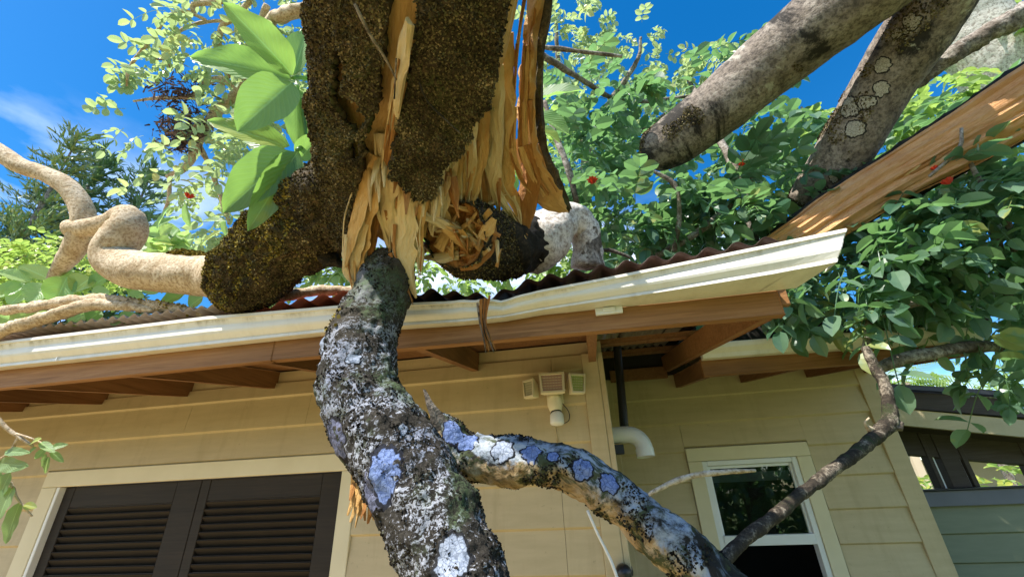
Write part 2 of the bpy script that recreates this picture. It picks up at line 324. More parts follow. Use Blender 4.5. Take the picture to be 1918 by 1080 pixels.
def leaf_geo(L=1, W=.4, nl=5, nw=2, fold=.25, droop=.2, wave=0, tipp=.5, pw=.7):
    vs, fs, uv = [], [], []
    for i in range(nl + 1):
        t = i / nl; w = W * .5 * (max(0, math.sin(math.pi * t ** tipp)) ** pw) * (1 if t < 1 else 0) + .004 * L
        for k in range(-nw, nw + 1):
            x = k / nw; wv = wave * math.sin(t * 17 + k) * abs(x)
            vs.append(V((x * w, t * L, abs(x) * w * fold * 2 - droop * L * t * t + wv))); uv.append((x, t))
    c = 2 * nw + 1
    for i in range(nl):
        for k in range(2 * nw): a = i * c + k; fs.append((a, a + 1, a + c + 1, a + c))
    return vs, fs, uv
def orient(y, z):
    y = V(y).normalized(); z = V(z); z = (z - y * z.dot(y))
    z = z.normalized() if z.length > 1e-4 else V((1, 0, 0)); x = y.cross(z); return Matrix((x, y, z)).transposed()
def add(acc, geo, mat3, loc, sc=1):
    vs, fs, uv = geo; o = len(acc[0])
    for v in vs: acc[0].append(loc + mat3 @ (v * sc))
    for f in fs: acc[1].append(tuple(i + o for i in f))
    acc[2].extend(uv)
def rv(s=1): return V((random.gauss(0, s), random.gauss(0, s), random.gauss(0, s)))
def flakes(name, surf, n, size, mat, parent, keep=None, out=.6, seed=3):
    # frilly scales of moss standing off a bark surface
    rnd = random.Random(seed); me = surf.data; areas = [p.area for p in me.polygons]; import bisect, itertools
    cum = list(itertools.accumulate(areas)); vs, fs, uv = [], [], []
    for _ in range(n):
        p = me.polygons[min(len(areas) - 1, bisect.bisect(cum, rnd.random() * cum[-1]))]
        co_ = [me.vertices[i].co for i in p.vertices]; a, b = rnd.random(), rnd.random()
        q = co_[0].lerp(co_[1], a).lerp(co_[3].lerp(co_[2], a) if len(co_) > 3 else co_[2], b); nrm = p.normal
        if keep and not keep(q, nrm): continue
        s = size * rnd.uniform(.5, 1.5); r = V((rnd.gauss(0, 1), rnd.gauss(0, 1), rnd.gauss(0, 1)))
        t = nrm.cross(r).normalized(); u = (nrm * out * rnd.uniform(.3, 1.3) + t.cross(nrm) * rnd.uniform(.4, 1)).normalized()
        c = min(.999, max(0, rnd.random() * .75 + .35 * (noise.noise(q * 9) + .2))); k = len(vs)
        vs += [q - t * s * .4 - nrm * .002, q + t * s * .4 - nrm * .002, q + t * s * .5 + u * s * .8, q + u * s * 1.15, q - t * s * .5 + u * s * .7]
        fs.append((k, k + 1, k + 2, k + 3, k + 4)); uv += [(c, .5)] * 5
    return stuff(obj(name, vs, fs, mat, parent, uv))
def inpoly(x, y, P):
    r = False; j = len(P) - 1
    for i in range(len(P)):
        (a, b), (c, d) = P[i], P[j]
        if (b > y) != (d > y) and x < (c - a) * (y - b) / (d - b) + a: r = not r
        j = i
    return r

# ---------------------------------------------------------------- ground
g = obj('ground', [(-400, -400, 0), (400, -400, 0), (400, 600, 0), (-400, 600, 0)], [(0, 1, 2, 3)], 'grass'); g['kind'] = 'structure'
g = obj('path', [(-12, -7, .004), (.4, -7, .004), (.4, .0, .004), (-12, .0, .004)], [(0, 1, 2, 3)], 'bounce_ground'); g['kind'] = 'structure'  # unseen ground patch, added and coloured to bounce warm light upward

# ---------------------------------------------------------------- house
H = root('house', 'beige house with lap siding, brown eaves and white gutters under the fallen tree', 'house', (0, 1.4, 0))
H.location = (0, 0, 0)
def lap(x0, x1, y, z0, z1, mat='siding', parent=None):
    sec = [(y + .012, z0), (y - .010, z0), (y - .030, z0 + .014), (y - .006, z1 + .02), (y + .012, z1 + .02)]
    vs = [(x, a, b_) for x in (x0, x1) for a, b_ in sec]
    fs = [(k, k + 5, (k + 1) % 5 + 5, (k + 1) % 5) for k in range(5)] + [(4, 3, 2, 1, 0), (5, 6, 7, 8, 9)]
    return obj('lap_board', vs, fs, mat, parent or H)
courses = [.0, .19, .445, .70, .955, 1.205, 1.463, 1.725, 1.985, 2.245, 2.493]
WX = .118   # right end of the front wall
for i, z in enumerate(courses):
    z1 = courses[i + 1] if i + 1 < len(courses) else 2.60
    j = -.27 - (.9 if i % 2 else 0)
    if z >= 1.98: segs = [(-9, -5.6 + (i % 2) * 2.2), (-5.6 + (i % 2) * 2.2, j - 1.1 * (i % 2)), (j - 1.1 * (i % 2), -.04)]
    else: segs = [(-9, -4.654), (-1.772, j if i % 2 == 0 else -.27), (j if i % 2 == 0 else -.27, -.04)]
    if 1.98 <= z < 2.1: segs = [(-9, -4.654), (-1.772, -.27), (-.27, -.04)]
    for a, b_ in segs: lap(a + .0012, b_ - .0012, 0, z, z1)
lap(-4.652, -1.774, 0, 2.02, 2.245)
box('wall', (-9, .013, 0), (-4.5, .13, 2.72), 'siding', H, 0); box('wall', (-4.5, .013, 1.92), (-1.89, .13, 2.72), 'siding', H, 0); box('wall', (-1.89, .013, 0), (WX, .13, 2.72), 'siding', H, 0)
box('corner_trim', (-.039, -.034, 0), (WX - .04, .012, 2.62), 'siding', H); box('corner_trim', (WX - .039, -.03, 0), (WX, .16, 2.62), 'siding', H)
box('wall', (WX - .1, .161, 0), (WX - .004, 1.6, 2.9), 'siding', H, 0)
# shutter door
box('door_casing', (-4.653, -.034, 0), (-4.5, .012, 1.894), 'trim', H); box('door_casing', (-1.893, -.034, 0), (-1.773, .012, 1.894), 'trim', H); box('door_casing', (-4.653, -.036, 1.896), (-1.773, .012, 2.019), 'trim', H)
box('door_jamb', (-4.5, -.028, 0), (-4.47, .1, 1.894), 'vinyl', H)
def shutter(x0, x1, lx0, lx1, parent):
    d = bpy.data.objects.new('louvre_door', None); C.objects.link(d); d.parent = parent
    z1 = 1.892; top = 1.735
    box('stile', (x0, .02, .02), (lx0, .06, z1), 'shutter', d); box('stile', (lx1, .02, .02), (x1, .06, z1), 'shutter', d)
    box('rail', (lx0 + .001, .022, top), (lx1 - .001, .058, z1), 'shutter', d); box('rail', (lx0 + .001, .022, .02), (lx1 - .001, .058, .2), 'shutter', d)
    z = top - .03; me = None
    while z > .24:
        o = beam('slat', (lx0, .042, z), (lx1, .042, z), .062, .009, 'shutter', d, (0, .75, .66), .002) if me is None else bpy.data.objects.new('slat', me)
        if me is None: me = o.data; z_ref = z
        else: C.objects.link(o); o.parent = d; o.location.z = z - z_ref
        z -= .052
    return d
shutter(-4.468, -3.142, -4.369, -3.367, H); shutter(-3.138, -1.895, -3.056, -2.079, H)
box('interior_wall', (-9, 3.0, 0), (2.6, 3.05, 2.9), 'interior', H, 0); box('interior_floor', (-9, .14, 0.02), (2.6, 2.99, .05), 'interior', H, 0)
# fascia, rafters, blocking
def zf(x): return 2.385 if x < -1.7 else 2.385 + (x + 1.7) * (-.032 / 2.56)
vs = []; xs = [-9, -5.2, -3.2, -1.7, -.8, .1, .905]
box('fascia', (-9, -1.21, 2.385), (-1.701, -1.165, 2.53), 'fascia', H)
beam('fascia', (-1.699, -1.1875, 2.4575), (.905, -1.1875, 2.425), .045, .143, 'fascia', H)
for x in (-6.2, -5.3, -4.4, -3.5, -2.649, -1.777, -.866, .04):
    beam('rafter', (x, -1.164, zf(x) + .075), (x, 1.5, zf(x) + .075 + .43), .045, .14, 'rafter', H)
beam('rafter', (.845, -1.164, 2.43), (.79, 1.385, 2.43 + .42), .045, .15, 'fascia', H)
rx = [-9, -6.2, -5.3, -4.4, -3.5, -2.649, -1.777, -.866, .04]
for a, b_ in zip(rx, rx[1:]):
    box('blocking', (a + .024, .02, 2.605), (b_ - .024, .06, 2.70), 'rafter', H); box('blocking', (a + .024, -.62, 2.6), (b_ - .024, -.58, 2.655), 'rafter', H)
beam('sheathing', (-4.48, -1.13, 2.558), (-4.48, 1.45, 2.558 + .413), 9.04, .012, 'rafter', H, bev=0)
box('purlin', (-9, -1.16, 2.572), (.9, -1.08, 2.6), 'rafter', H); beam('purlin', (-9, .2, 2.76), (.9, .2, 2.76), .08, .04, 'rafter', H); beam('purlin', (-9, .9, 2.87), (.86, .9, 2.87), .08, .04, 'rafter', H)
box('nailer', (.906, -1.2, 2.4), (.95, -1.17, 2.5), 'fascia', H)
# gutter: swept ogee profile; the right run has been prised off the fascia
ST = [(-9, -1.33, 2.645, -1.268, 2.500), (-3.5, -1.33, 2.645, -1.268, 2.500), (-2.07, -1.33, 2.642, -1.268, 2.496), (-1.75, -1.33, 2.628, -1.268, 2.495), (-1.2, -1.33, 2.608, -1.268, 2.492), (-.88, -1.33, 2.577, -1.268, 2.478),
      (-.62, -1.335, 2.553, -1.268, 2.466), (-.48, -1.345, 2.541, -1.268, 2.463), (-.38, -1.33, 2.528, -1.27, 2.463), (-.19, -1.35, 2.548, -1.275, 2.476), (.1, -1.365, 2.564, -1.31, 2.474), (.41, -1.385, 2.582, -1.35, 2.47), (.75, -1.415, 2.6, -1.392, 2.47), (1.14, -1.45, 2.62, -1.44, 2.473)]
PR = [(0, 0), (.1, 0), (.1, .1), (.02, .125), (.18, .2), (.5, .34), (.6, .42), (.63, .55), (.62, .66), (.7, .74), (.82, .83), (.84, .865), (1.02, .875), (1.03, .98), (.95, 1.0), (.9, .97)]
def gut(name, stations, sub, parent):
    vs, fs, uv = [], [], []; n = 0
    for (a, b_) in zip(stations, stations[1:]):
        for k in range(sub):
            t = k / sub; vs.append([p + (q - p) * t for p, q in zip(a, b_)])
    vs.append(list(stations[-1])); sts = vs; vs = []
    for x, yt, zt, yb, zb in sts:
        h = math.hypot(yt - yb, zt - zb); u = V((0, yt - yb, zt - zb)) / h; o = V((0, -u.z, u.y))
        dent = .012 * math.exp(-((x + .45) / .16) ** 2) * math.sin(x * 40) + .002 * nz3(V((x, 0, 0)), 3, 2)
        bk = (V((x, -1.212, zb + .004)) if x < .95 else V((x - .16, -1.23, zb - .004)))
        
        vs.append(bk); uv.append((x, 0))
        for t, q in PR[1:]:
            vs.append(V((x - .085 * (1 - q) * max(0, (x - .9) / .24), yb + (yt - yb) * t - dent * q - (.028 * (t - q) if x > .2 else 0) * min(1, max(0, x - .2) / .4), zb + (zt - zb) * q))); uv.append((x, q))
        vs.append(V((x, yt + .085, zt - .006))); uv.append((x, .3))
    m_ = len(PR) + 1
    for i in range(len(sts) - 1):
        for k in range(m_ - 2): a = i * m_ + k; fs.append((a, a + m_, a + m_ + 1, a + 1))
    o = obj(name, vs, fs, 'gutter', parent, uv); md = o.modifiers.new('s', 'SOLIDIFY'); md.thickness = .0025; md.offset = 1; return o
gut('gutter', ST[:2] + ST[1:3], 3, H)
gut('gutter', ST[2:], 5, H)
def cap(x, yt, zt, yb, zb, parent, name='gutter_end_cap'):
    h = math.hypot(yt - yb, zt - zb); u = V((0, yt - yb, zt - zb)) / h; o = V((0, -u.z, u.y))
    a = [V((x - .085 * (1 - q), yb + (yt - yb) * t - .028 * (t - q), zb + (zt - zb) * q)) for t, q in PR[1:-1]] + [V((x, yb + .085, zt - .004)), V((x - .09, yb + .09, zb + .002))]
    n = len(a); vs = a + [p + V((.004, 0, 0)) for p in a]
    return obj(name, vs, [tuple(range(n - 1, -1, -1)), tuple(range(n, 2 * n))] + [(k, (k + 1) % n, n + (k + 1) % n, n + k) for k in range(n)], 'gutter', parent, [(0, .3)] * (2 * n))
cap(*ST[-1], H)
box('gutter_bracket', (.07, -1.232, 2.44), (.2, -1.211, 2.475), 'plastic', H, .003); box('gutter_bracket', (.105, -1.242, 2.45), (.165, -1.233, 2.47), 'plastic', H, .002)
for x in (-3.1, -.13 + .98): box('gutter_joint', (x, -1.285, 2.5), (x + .003, -1.262, 2.52), 'plastic', H, 0)
# corrugated roof sheets
def sheet(name, edge, pitch, amp, mat, y1=1.7, crush=0):
    vs, fs, uv = [], [], []; x0, x1 = edge[0][0], edge[-1][0]; n = int((x1 - x0) / pitch * 10); ny = 9
    for i in range(n + 1):
        x = x0 + (x1 - x0) * i / n; k = 0
        while k < len(edge) - 2 and edge[k + 1][0] < x: k += 1
        a, b_ = edge[k], edge[k + 1]; t = min(1, max(0, (x - a[0]) / (b_[0] - a[0]))); t = t * t * (3 - 2 * t); ye = a[1] + (b_[1] - a[1]) * t; ze = a[2] + (b_[2] - a[2]) * t
        for j in range(ny + 1):
            s = (j / ny) ** 1.6; y = ye + (y1 - ye) * s; nom = 2.665 + .16 * (y + 1.25)
            w = max(0, 1 - (y - ye) / .9) ** 2
            vs.append((x, y, nom + (ze - amp - 2.665) * w - amp * .2 + amp * math.cos(2 * math.pi * x / pitch + .3))); uv.append((x, y))
    for i in range(n):
        for j in range(ny): a = i * (ny + 1) + j; fs.append((a, a + ny + 1, a + ny + 2, a + 1))
    o = obj(name, vs, fs, mat, H, uv, True); md = o.modifiers.new('s', 'SOLIDIFY'); md.thickness = .002; return o
sheet('roof_sheet', [(-9, -1.28, 2.765), (-3.7, -1.28, 2.767), (-2.05, -1.28, 2.752)], .078, .013, 'iron_grey')
sheet('roof_sheet', [(-2.06, -1.25, 2.66), (-1.84, -1.27, 2.715), (-1.27, -1.27, 2.738), (-1.0, -1.25, 2.71)], .128, .017, 'iron_red')
sheet('roof_sheet', [(-1.02, -1.25, 2.69), (-.8, -1.25, 2.692), (-.6, -1.25, 2.655), (-.45, -1.26, 2.615), (-.3, -1.25, 2.66), (-.217, -1.25, 2.69), (.45, -1.28, 2.709), (.955, -1.31, 2.722)], .128, .018, 'iron_dark')
vs, fs = [], []
for i in range(181):
    x = .075 + .74 * i / 180; w = .013 * math.cos(x * 2 * math.pi / .078)
    vs += [(x, -.75, 2.715 + w), (x, 1.33, 2.715 + .333 + w)]
o = obj('roof_lining_sheet', vs, [(2 * i, 2 * i + 2, 2 * i + 3, 2 * i + 1) for i in range(180)], 'iron_grey', H, [(0, 0)] * len(vs), True)
# right wing of the house
RY = 1.4
for i, z in enumerate(courses):
    z1 = courses[i + 1] if i + 1 < len(courses) else 2.74
    for a, b_ in ([(WX + .1, .815), (1.895, 2.5)] if 1.0 < z < 1.9 else [(WX + .1, 2.5)] if z > 2.0 or z < .9 else [(WX + .1, .815), (1.895, 2.5)]): lap(a, b_, RY, z, z1)
lap(.817, 1.893, RY, 2.03, 2.245); lap(.817, 1.893, RY, .7, .88)
box('corner_trim', (2.501, RY - .035, 0), (2.654, RY + .012, 2.72), 'siding', H); box('corner_trim', (2.62, RY + .013, 0), (2.652, RY + .2, 2.72), 'siding', H)
box('corner_trim', (WX + .0, RY - .03, 0), (WX + .1, RY + .012, 2.74), 'siding', H)
for p, q in (((WX, RY + .013, 0), (.93, RY + .12, 2.8)), ((1.78, RY + .013, 0), (2.61, RY + .12, 2.8)), ((.93, RY + .013, 1.92), (1.78, RY + .12, 2.8)), ((.93, RY + .013, 0), (1.78, RY + .12, .88))): box('wall', p, q, 'siding', H, 0)
# window
W = bpy.data.objects.new('window', None); C.objects.link(W); W.parent = H
for p, q in (((.82, RY - .04, .88), (.944, RY - .008, 1.904)), ((1.766, RY - .04, .88), (1.885, RY - .008, 1.904)), ((.82, RY - .042, 1.906), (1.885, RY - .008, 2.024)), ((.80, RY - .06, .8), (1.9, RY - .008, .878))): box('casing', p, q, 'trim', W)
for p, q in (((.945, RY - .03, .88), (.99, RY + .06, 1.903)), ((1.72, RY - .03, .88), (1.765, RY + .06, 1.903)), ((.991, RY - .03, 1.862), (1.719, RY + .06, 1.903)), ((.991, RY - .034, 1.218), (1.719, RY + .03, 1.296)), ((.991, RY - .02, .88), (1.719, RY + .06, .93))): box('frame', p, q, 'vinyl', W)
for p, q in (((.992, RY + .0, 1.297), (1.012, RY + .03, 1.86)), ((1.698, RY + .0, 1.297), (1.718, RY + .03, 1.86)), ((1.013, RY, 1.835), (1.697, RY + .03, 1.86))): box('sash', p, q, 'vinyl', W, .002)
box('pane', (1.0, RY + .012, 1.297), (1.71, RY + .016, 1.85), 'glass', W, 0)
box('blind_rail', (1.0, RY + .1, 1.72), (1.71, RY + .12, 1.8), 'grey_paint', W, .002)
box('interior_wall', (WX + .1, RY + 2.2, 0), (2.6, RY + 2.25, 2.8), 'interior', H, 0); box('interior_wall', (2.55, RY + .13, 0), (2.6, RY + 2.2, 2.8), 'interior', H, 0); box('ceiling', (WX, RY + .13, 2.6), (2.6, RY + 2.2, 2.65), 'interior', H, 0)
# right eave
box('fascia', (.855, .2, 2.425), (2.66, .245, 2.565), 'fascia', H)
ST2 = [(.862, .075, 2.645, .135, 2.545), (1.4, .075, 2.635, .135, 2.54), (2.68, .075, 2.60, .135, 2.50)]
vs = []
def gut2(sts):
    vs, fs, uv = [], [], []
    for x, yt, zt, yb, zb in sts:
        for t, (y, z) in enumerate(((.197, zb), (yb, zb), (yb - .012, zb + .03), (yb - .05, zb + .06), (yt, zt - .012), (yt, zt), (yt + .01, zt), (.197, zt - .01))): vs.append((x, y, z)); uv.append((x, t / 8))
    for i in range(len(sts) - 1):
        for k in range(6): a = i * 8 + k; fs.append((a, a + 8, a + 9, a + 1))
    fs.append(tuple(range(7, -1, -1))); k = (len(sts) - 1) * 8; fs.append(tuple(k + j for j in range(8)))
    o = obj('gutter', vs, fs, 'gutter', H, uv); return o
gut2(ST2)
for x in (.88, 1.5, 2.1, 2.6): beam('rafter', (x, .246, 2.49), (x, RY + 1, 2.49 + .34), .045, .13, 'rafter', H)
def flat_sheet():
    vs, fs = [], []; n = 230
    for i in range(n + 1):
        x = .86 + (2.75 - .86) * i / n; w = .012 * math.cos(x * 2 * math.pi / .078)
        vs += [(x, .1, 2.63 + w), (x, RY + 1.2, 2.63 + .39 + w)]
    for i in range(n): a = 2 * i; fs.append((a, a + 2, a + 3, a + 1))
    o = obj('roof_sheet', vs, fs, 'iron_dark', H, [(0, 0)] * len(vs), True); md = o.modifiers.new('s', 'SOLIDIFY'); md.thickness = .002
flat_sheet()
box('under_roof_fill', (WX - .1, RY - .05, 2.74), (2.6, RY + .02, 3.25), 'interior', H); box('under_roof_fill', (WX + .1, RY - .09, 2.70), (.79, RY - .051, 2.82), 'rafter', H)  # near-black panel fills the sky gap, standing in for under-roof shade
# downpipe behind the corner
dp = root('drainpipe', 'black pipe dropping from the eave into a white plastic elbow by the corner', 'pipe', (.3, .5, 1.9))
dp.location = (0, 0, 0)
tube('pipe', [(.29, .62, 2.95, .036), (.262, .6, 2.5, .036), (.237, .58, 2.1, .036)], 'black_plastic', dp, 16, .1)
tube('elbow', [(.10, .42, 2.07, .062), (.2, .4, 2.072, .062), (.27, .39, 2.066, .062), (.325, .38, 2.03, .062), (.35, .37, 1.975, .062), (.353, .365, 1.905, .062)], 'plastic', dp, 24, .02, caps=False)
tube('collar', [(.205, .4, 2.073, .068), (.225, .4, 2.073, .068)], 'plastic', dp, 24, .02)
tube('collar', [(.35, .37, 1.96, .067), (.353, .366, 1.9, .067)], 'plastic', dp, 24, .02, caps=False)
tube('mouth_shade', [(.353, .366, 1.93, .058), (.353, .366, 1.925, .058)], 'black_plastic', dp, 20, .02)  # black disc standing in for the shadow inside the pipe mouth
box('bracket', (.13, .36, 1.93), (.2, .44, 2.0), 'black_plastic', dp)

# flood light on the front wall
FL = root('flood_light', 'cream triple-head flood light with motion sensor on the wall near the corner', 'lamp', (-.26, -.03, 2.25))
def at(o): return V(o) - V(FL.location)
def head(cx, cz, cy, w0, w1, h, yaw, pitch, lens, skew=0):
    # tapered lamp head: rim frame, ribbed lens, deep body behind
    hd = bpy.data.objects.new('lamp_head', None); C.objects.link(hd); hd.parent = FL
    hd.location = at((cx, cy, cz)); hd.rotation_euler = (pitch, 0, yaw)
    def fr(s, y): return [V((-w0 / 2 * s, y, h / 2 * s)), V((w0 / 2 * s, y, h / 2 * s)), V((w1 / 2 * s + skew, y, -h / 2 * s)), V((-w1 / 2 * s + skew, y, -h / 2 * s))]
    a, b_, c_, d_ = fr(1, -.03), fr(.82, -.032), fr(.8, -.018), fr(.72, .05)
    e_ = fr(1, -.012)
    vs = a + b_ + c_ + e_ + d_; fs = []
    for k in range(4):
        n = (k + 1) % 4
        fs += [(k, 4 + k, 4 + n, n), (4 + k, 8 + k, 8 + n, 4 + n), (k, n, 12 + n, 12 + k), (12 + k, 12 + n, 16 + n, 16 + k)]
    fs.append((16, 17, 18, 19)); obj('housing', vs, fs, 'lamp_body', hd)
    obj('lens', c_, [(0, 3, 2, 1)], lens, hd)
    for k in range(7):
        t = (k + .5) / 7; p = c_[0].lerp(c_[1], t) + V((0, -.003, 0)); q = c_[3].lerp(c_[2], t) + V((0, -.003, 0)); beam('rib', p, q, .004, .004, lens, hd, (0, -1, 0), 0)
    for k in range(1, 6):
        t = k / 6; p = c_[0].lerp(c_[3], t) + V((0, -.002, 0)); q = c_[1].lerp(c_[2], t) + V((0, -.002, 0)); beam('rib', p, q, .003, .004, 'lamp_body', hd, (0, -1, 0), 0)
    return hd
head(-.265, 2.385, -.13, .185, .17, .16, .1, -.25, 'lens_red')
head(-.435, 2.365, -.10, .10, .085, .14, -.55, -.2, 'lens_clear', .02)
head(-.085, 2.372, -.10, .13, .10, .15, .5, -.2, 'lens_green', -.02)
for n_, pth, mt in (('neck', [(-.265, -.06, 2.31, .05), (-.262, -.065, 2.25, .055), (-.258, -.07, 2.205, .042)], 'lamp_body'), ('sensor_collar', [(-.258, -.07, 2.215, .034), (-.257, -.075, 2.18, .044)], 'black_plastic'), ('sensor', [(-.257, -.075, 2.185, .04), (-.256, -.078, 2.178, .047), (-.255, -.084, 2.12, .05), (-.255, -.085, 2.112, .044)], 'plastic')):
    tube(n_, [(*at(p[:3]), p[3]) for p in pth], mt, FL, 20, .02)
box('back_plate', at((-.32, -.035, 2.26)), at((-.2, -.022, 2.4)), 'lamp_body', FL)
for x in (-.35, -.18): beam('arm', at((-.265, -.07, 2.33)), at((x, -.07, 2.36)), .02, .02, 'lamp_body', FL)
tube('wire', [(*at((-.21, -.06, 2.26)), .003), (*at((-.17, -.04, 2.2)), .003), (*at((-.175, -.04, 2.14)), .003), (*at((-.21, -.06, 2.12)), .003)], 'black_plastic', FL, 6, .02)
tube('wire', [(*at((-.28, -.06, 2.12)), .003), (*at((-.262, -.032, 2.0)), .003), (*at((-.25, -.03, 1.9)), .003), (*at((-.245, -.03, 1.7)), .003)], 'siding', FL, 6, .05)
tag(tube('cable', [(-0.102,-0.295,1.577,0.008),(-0.056,-0.280,1.450,0.008),(0.002,-0.294,1.318,0.009),(0.039,-0.304,1.170,0.009)], 'vinyl', None, 8, .05), 'thin white cable hanging down the wall below the mossy limb', 'cable')
kb = root('wall_knob', 'round black knob on the wall at the bottom edge beside the white cable', 'knob', (0.067,-0.075,1.232))
tube('dome', [(0, .06, 0, .045), (0, .0, 0, .05), (0, -.03, 0, .047), (0, -.05, 0, .03), (0, -.056, 0, .01)], 'black_plastic', kb, 20, .01)
tube('base_ring', [(0, .07, 0, .06), (0, .05, 0, .06)], 'black_plastic', kb, 20, .02)

# ---------------------------------------------------------------- annexe beyond the right wing
AN = root('annexe', 'open sided grey-green annexe with dark window posts beyond the corner of the house', 'building')
AY = 2.2
zc = [1.425 - .235 * k for k in range(7)]
for k, z in enumerate(zc): lap(2.66, 6.5, AY, z - .235, z - .004, 'siding_far', AN)
box('sill', (2.66, AY - .06, 1.43), (6.5, AY + .1, 1.565), 'grey_paint', AN); box('sill_cap', (2.66, AY - .09, 1.567), (6.5, AY + .12, 1.585), 'black_plastic', AN)
def slope(x): return -.205 * (x - 3.2)
for (x0, x1, w) in ((3.29, 3.33, .08), (3.4, 3.56, .14), (3.585, 3.63, .08), (4.12, 4.2, .1)):
    box('post', (x0, AY - .03, 1.586), (x1, AY + w, 2.2), 'dark_beam', AN)
box('window_frame', (3.34, AY + .0, 1.586), (3.36, AY + .05, 2.15), 'vinyl', AN, .002); box('window_frame', (3.565, AY + .0, 1.586), (3.58, AY + .05, 2.1), 'vinyl', AN, .002)
beam('header', (2.66, AY + .03, 2.13), (6.5, AY + .03, 1.55), .1, .3, 'dark_beam', AN)
beam('eave_board', (2.66, AY - .35, 2.30), (6.0, AY - .35, 1.70), .04, .16, 'siding', AN); beam('soffit', (2.66, AY - .16, 2.235), (6.0, AY - .16, 1.63), .34, .012, 'dark_beam', AN)
beam('rafter', (2.66, AY - .3, 2.48), (6.0, AY - .3, 1.93), .06, .17, 'dark_beam', AN); beam('roof_edge', (2.66, AY - .33, 2.60), (6.0, AY - .33, 2.07), .09, .05, 'black_plastic', AN)
beam('roof_panel', (2.66, AY + .5, 2.53), (6.0, AY + .5, 2.0), 1.6, .02, 'dark_beam', AN, bev=0)
box('post', (3.3, AY + 2.6, 0), (3.42, AY + 2.7, 2.3), 'dark_beam', AN); box('post', (5.2, AY + 2.6, 0), (5.32, AY + 2.7, 2.0), 'dark_beam', AN)
NH = root('neighbour_house', 'pale roofed house seen through the window openings of the annexe', 'house', (0, 0, 0))
box('wall', (12, 22, 0), (34, 26, 2.6), 'far_wall', NH, 0); box('fascia', (10, 18.9, 3.0), (36, 19.0, 3.45), 'far_wall', NH, 0)
obj('roof', [(10, 19, 3.45), (36, 19, 3.45), (36, 25, 5.4), (10, 25, 5.4), (10, 31, 3.45), (36, 31, 3.45)], [(0, 1, 2, 3), (3, 2, 5, 4)], 'roof_far', NH)
for x in (13, 18, 24, 30): box('porch_post', (x, 19, 0), (x + .3, 19.3, 3.0), 'far_wall', NH, 0)
S.cycles.max_bounces = 6; S.cycles.diffuse_bounces = 3; S.cycles.glossy_bounces = 3; S.cycles.transmission_bounces = 4; S.cycles.transparent_max_bounces = 6
# ---------------------------------------------------------------- the broken mossy trunk over the eave
TK = root('broken_trunk', 'huge shattered trunk covered in dark moss with split yellow wood, hanging over the gutter', 'tree trunk', (-0.902,-1.452,2.821))
TK.location = (0, 0, 0)
TP = [(-0.232,-2.805,3.378,0.374),(-0.400,-2.365,3.233,0.412),(-0.513,-2.127,3.216,0.457),(-0.619,-1.881,3.141,0.492),(-0.739,-1.667,3.033,0.468),(-0.898,-1.459,2.881,0.375),(-0.964,-1.373,2.778,0.282)]
BL = [(-1.942,0.000),(-0.219,0.000),(-0.236,1.000),(-0.247,1.462),(-0.259,2.000),(-0.314,2.500),(-0.401,2.875),(-0.405,3.400),(-0.451,3.700),(-0.511,4.400),(-0.679,5.400),(-0.847,5.700),(-1.193,5.640),(-3.814,5.600)]
BT = [(-0.031,0.000),(0.615,0.000),(0.727,1.000),(0.691,1.462),(0.602,2.000),(0.504,2.583),(0.374,2.958),(0.307,3.350),(0.272,3.680),(0.148,3.820),(0.061,3.760),(-0.061,3.560),(-0.159,3.400),(-0.156,3.100),(-0.122,2.500),(-0.081,1.769),(-0.023,1.000)]
SC = [[(-0.733,1.615),(-0.668,1.631),(-0.595,1.923),(-0.573,2.208),(-0.649,2.250)], [(-0.668,2.292),(-0.469,2.250),(-0.381,2.500),(-0.417,2.767),(-0.514,2.708),(-0.601,2.500)], [(-0.464,2.875),(-0.425,2.917),(-0.458,3.300),(-0.494,3.250)]]
OV = .55
def trunk_shell(name, scale, mat, keep, nth=240, step=.008, amp=.03, cut=None, seed=2):
    sp = spline(TP, step); fr = frames(sp, (1, 0, 0)); vs, fs, uv, ok = [], [], [], []; s = 0
    for i, ((p, r, t), (e1, e2, d)) in enumerate(zip(sp, fr)):
        if e2.y > 0: e2 = -e2
        if i: s += (p - sp[i - 1][0]).length
        for k in range(nth):
            th = 2 * math.pi * k / nth; n = (e1 * math.cos(th) + e2 * OV * math.sin(th)); q = p + n * r * scale
            q += n.normalized() * (amp * nz3(q, 5, seed) + amp * .5 * nz3(q, 18, seed + 3))
            vs.append(q); uv.append((th * r, s))
            fx = math.cos(th) + .035 * noise.noise(V((th * 14, s * 22, 1))) + .025 * noise.noise(V((th * 40, s * 60, 4))); ft = t + .10 * noise.noise(V((th * 16, s * 9, 7))) + .05 * noise.noise(V((th * 50, s * 16, 2)))
            ok.append(keep(fx, ft, math.sin(th)))
    for i in range(len(sp) - 1):
        for k in range(nth):
            a, b_ = i * nth + k, i * nth + (k + 1) % nth
            if ok[a] + ok[b_] + ok[a + nth] + ok[b_ + nth] > 2: fs.append((a, b_, b_ + nth, a + nth) if False else (a, a + nth, b_ + nth, b_))
    i = len(fs) // 2; f = fs[i]; nn = (V(vs[f[1]]) - V(vs[f[0]])).cross(V(vs[f[2]]) - V(vs[f[0]]))
    j = f[0] // nth
    if nn.dot(V(vs[f[0]]) - sp[j][0]) < 0: fs = [q[::-1] for q in fs]
    return obj(name, vs, fs, mat, TK, uv, True)
def keep_bark(fx, ft, sn):
    if sn < 0: return ft < 4.6 and fx < .55
    if any(inpoly(fx, ft, q) for q in SC): return False
    return inpoly(fx, ft, BL) or inpoly(fx, ft, BT)
bk = trunk_shell('bark', .95, 'bark_moss', keep_bark)
md = bk.modifiers.new('s', 'SOLIDIFY'); md.thickness = .03; md.offset = -1
def keep_front(fx, ft, sn): return True
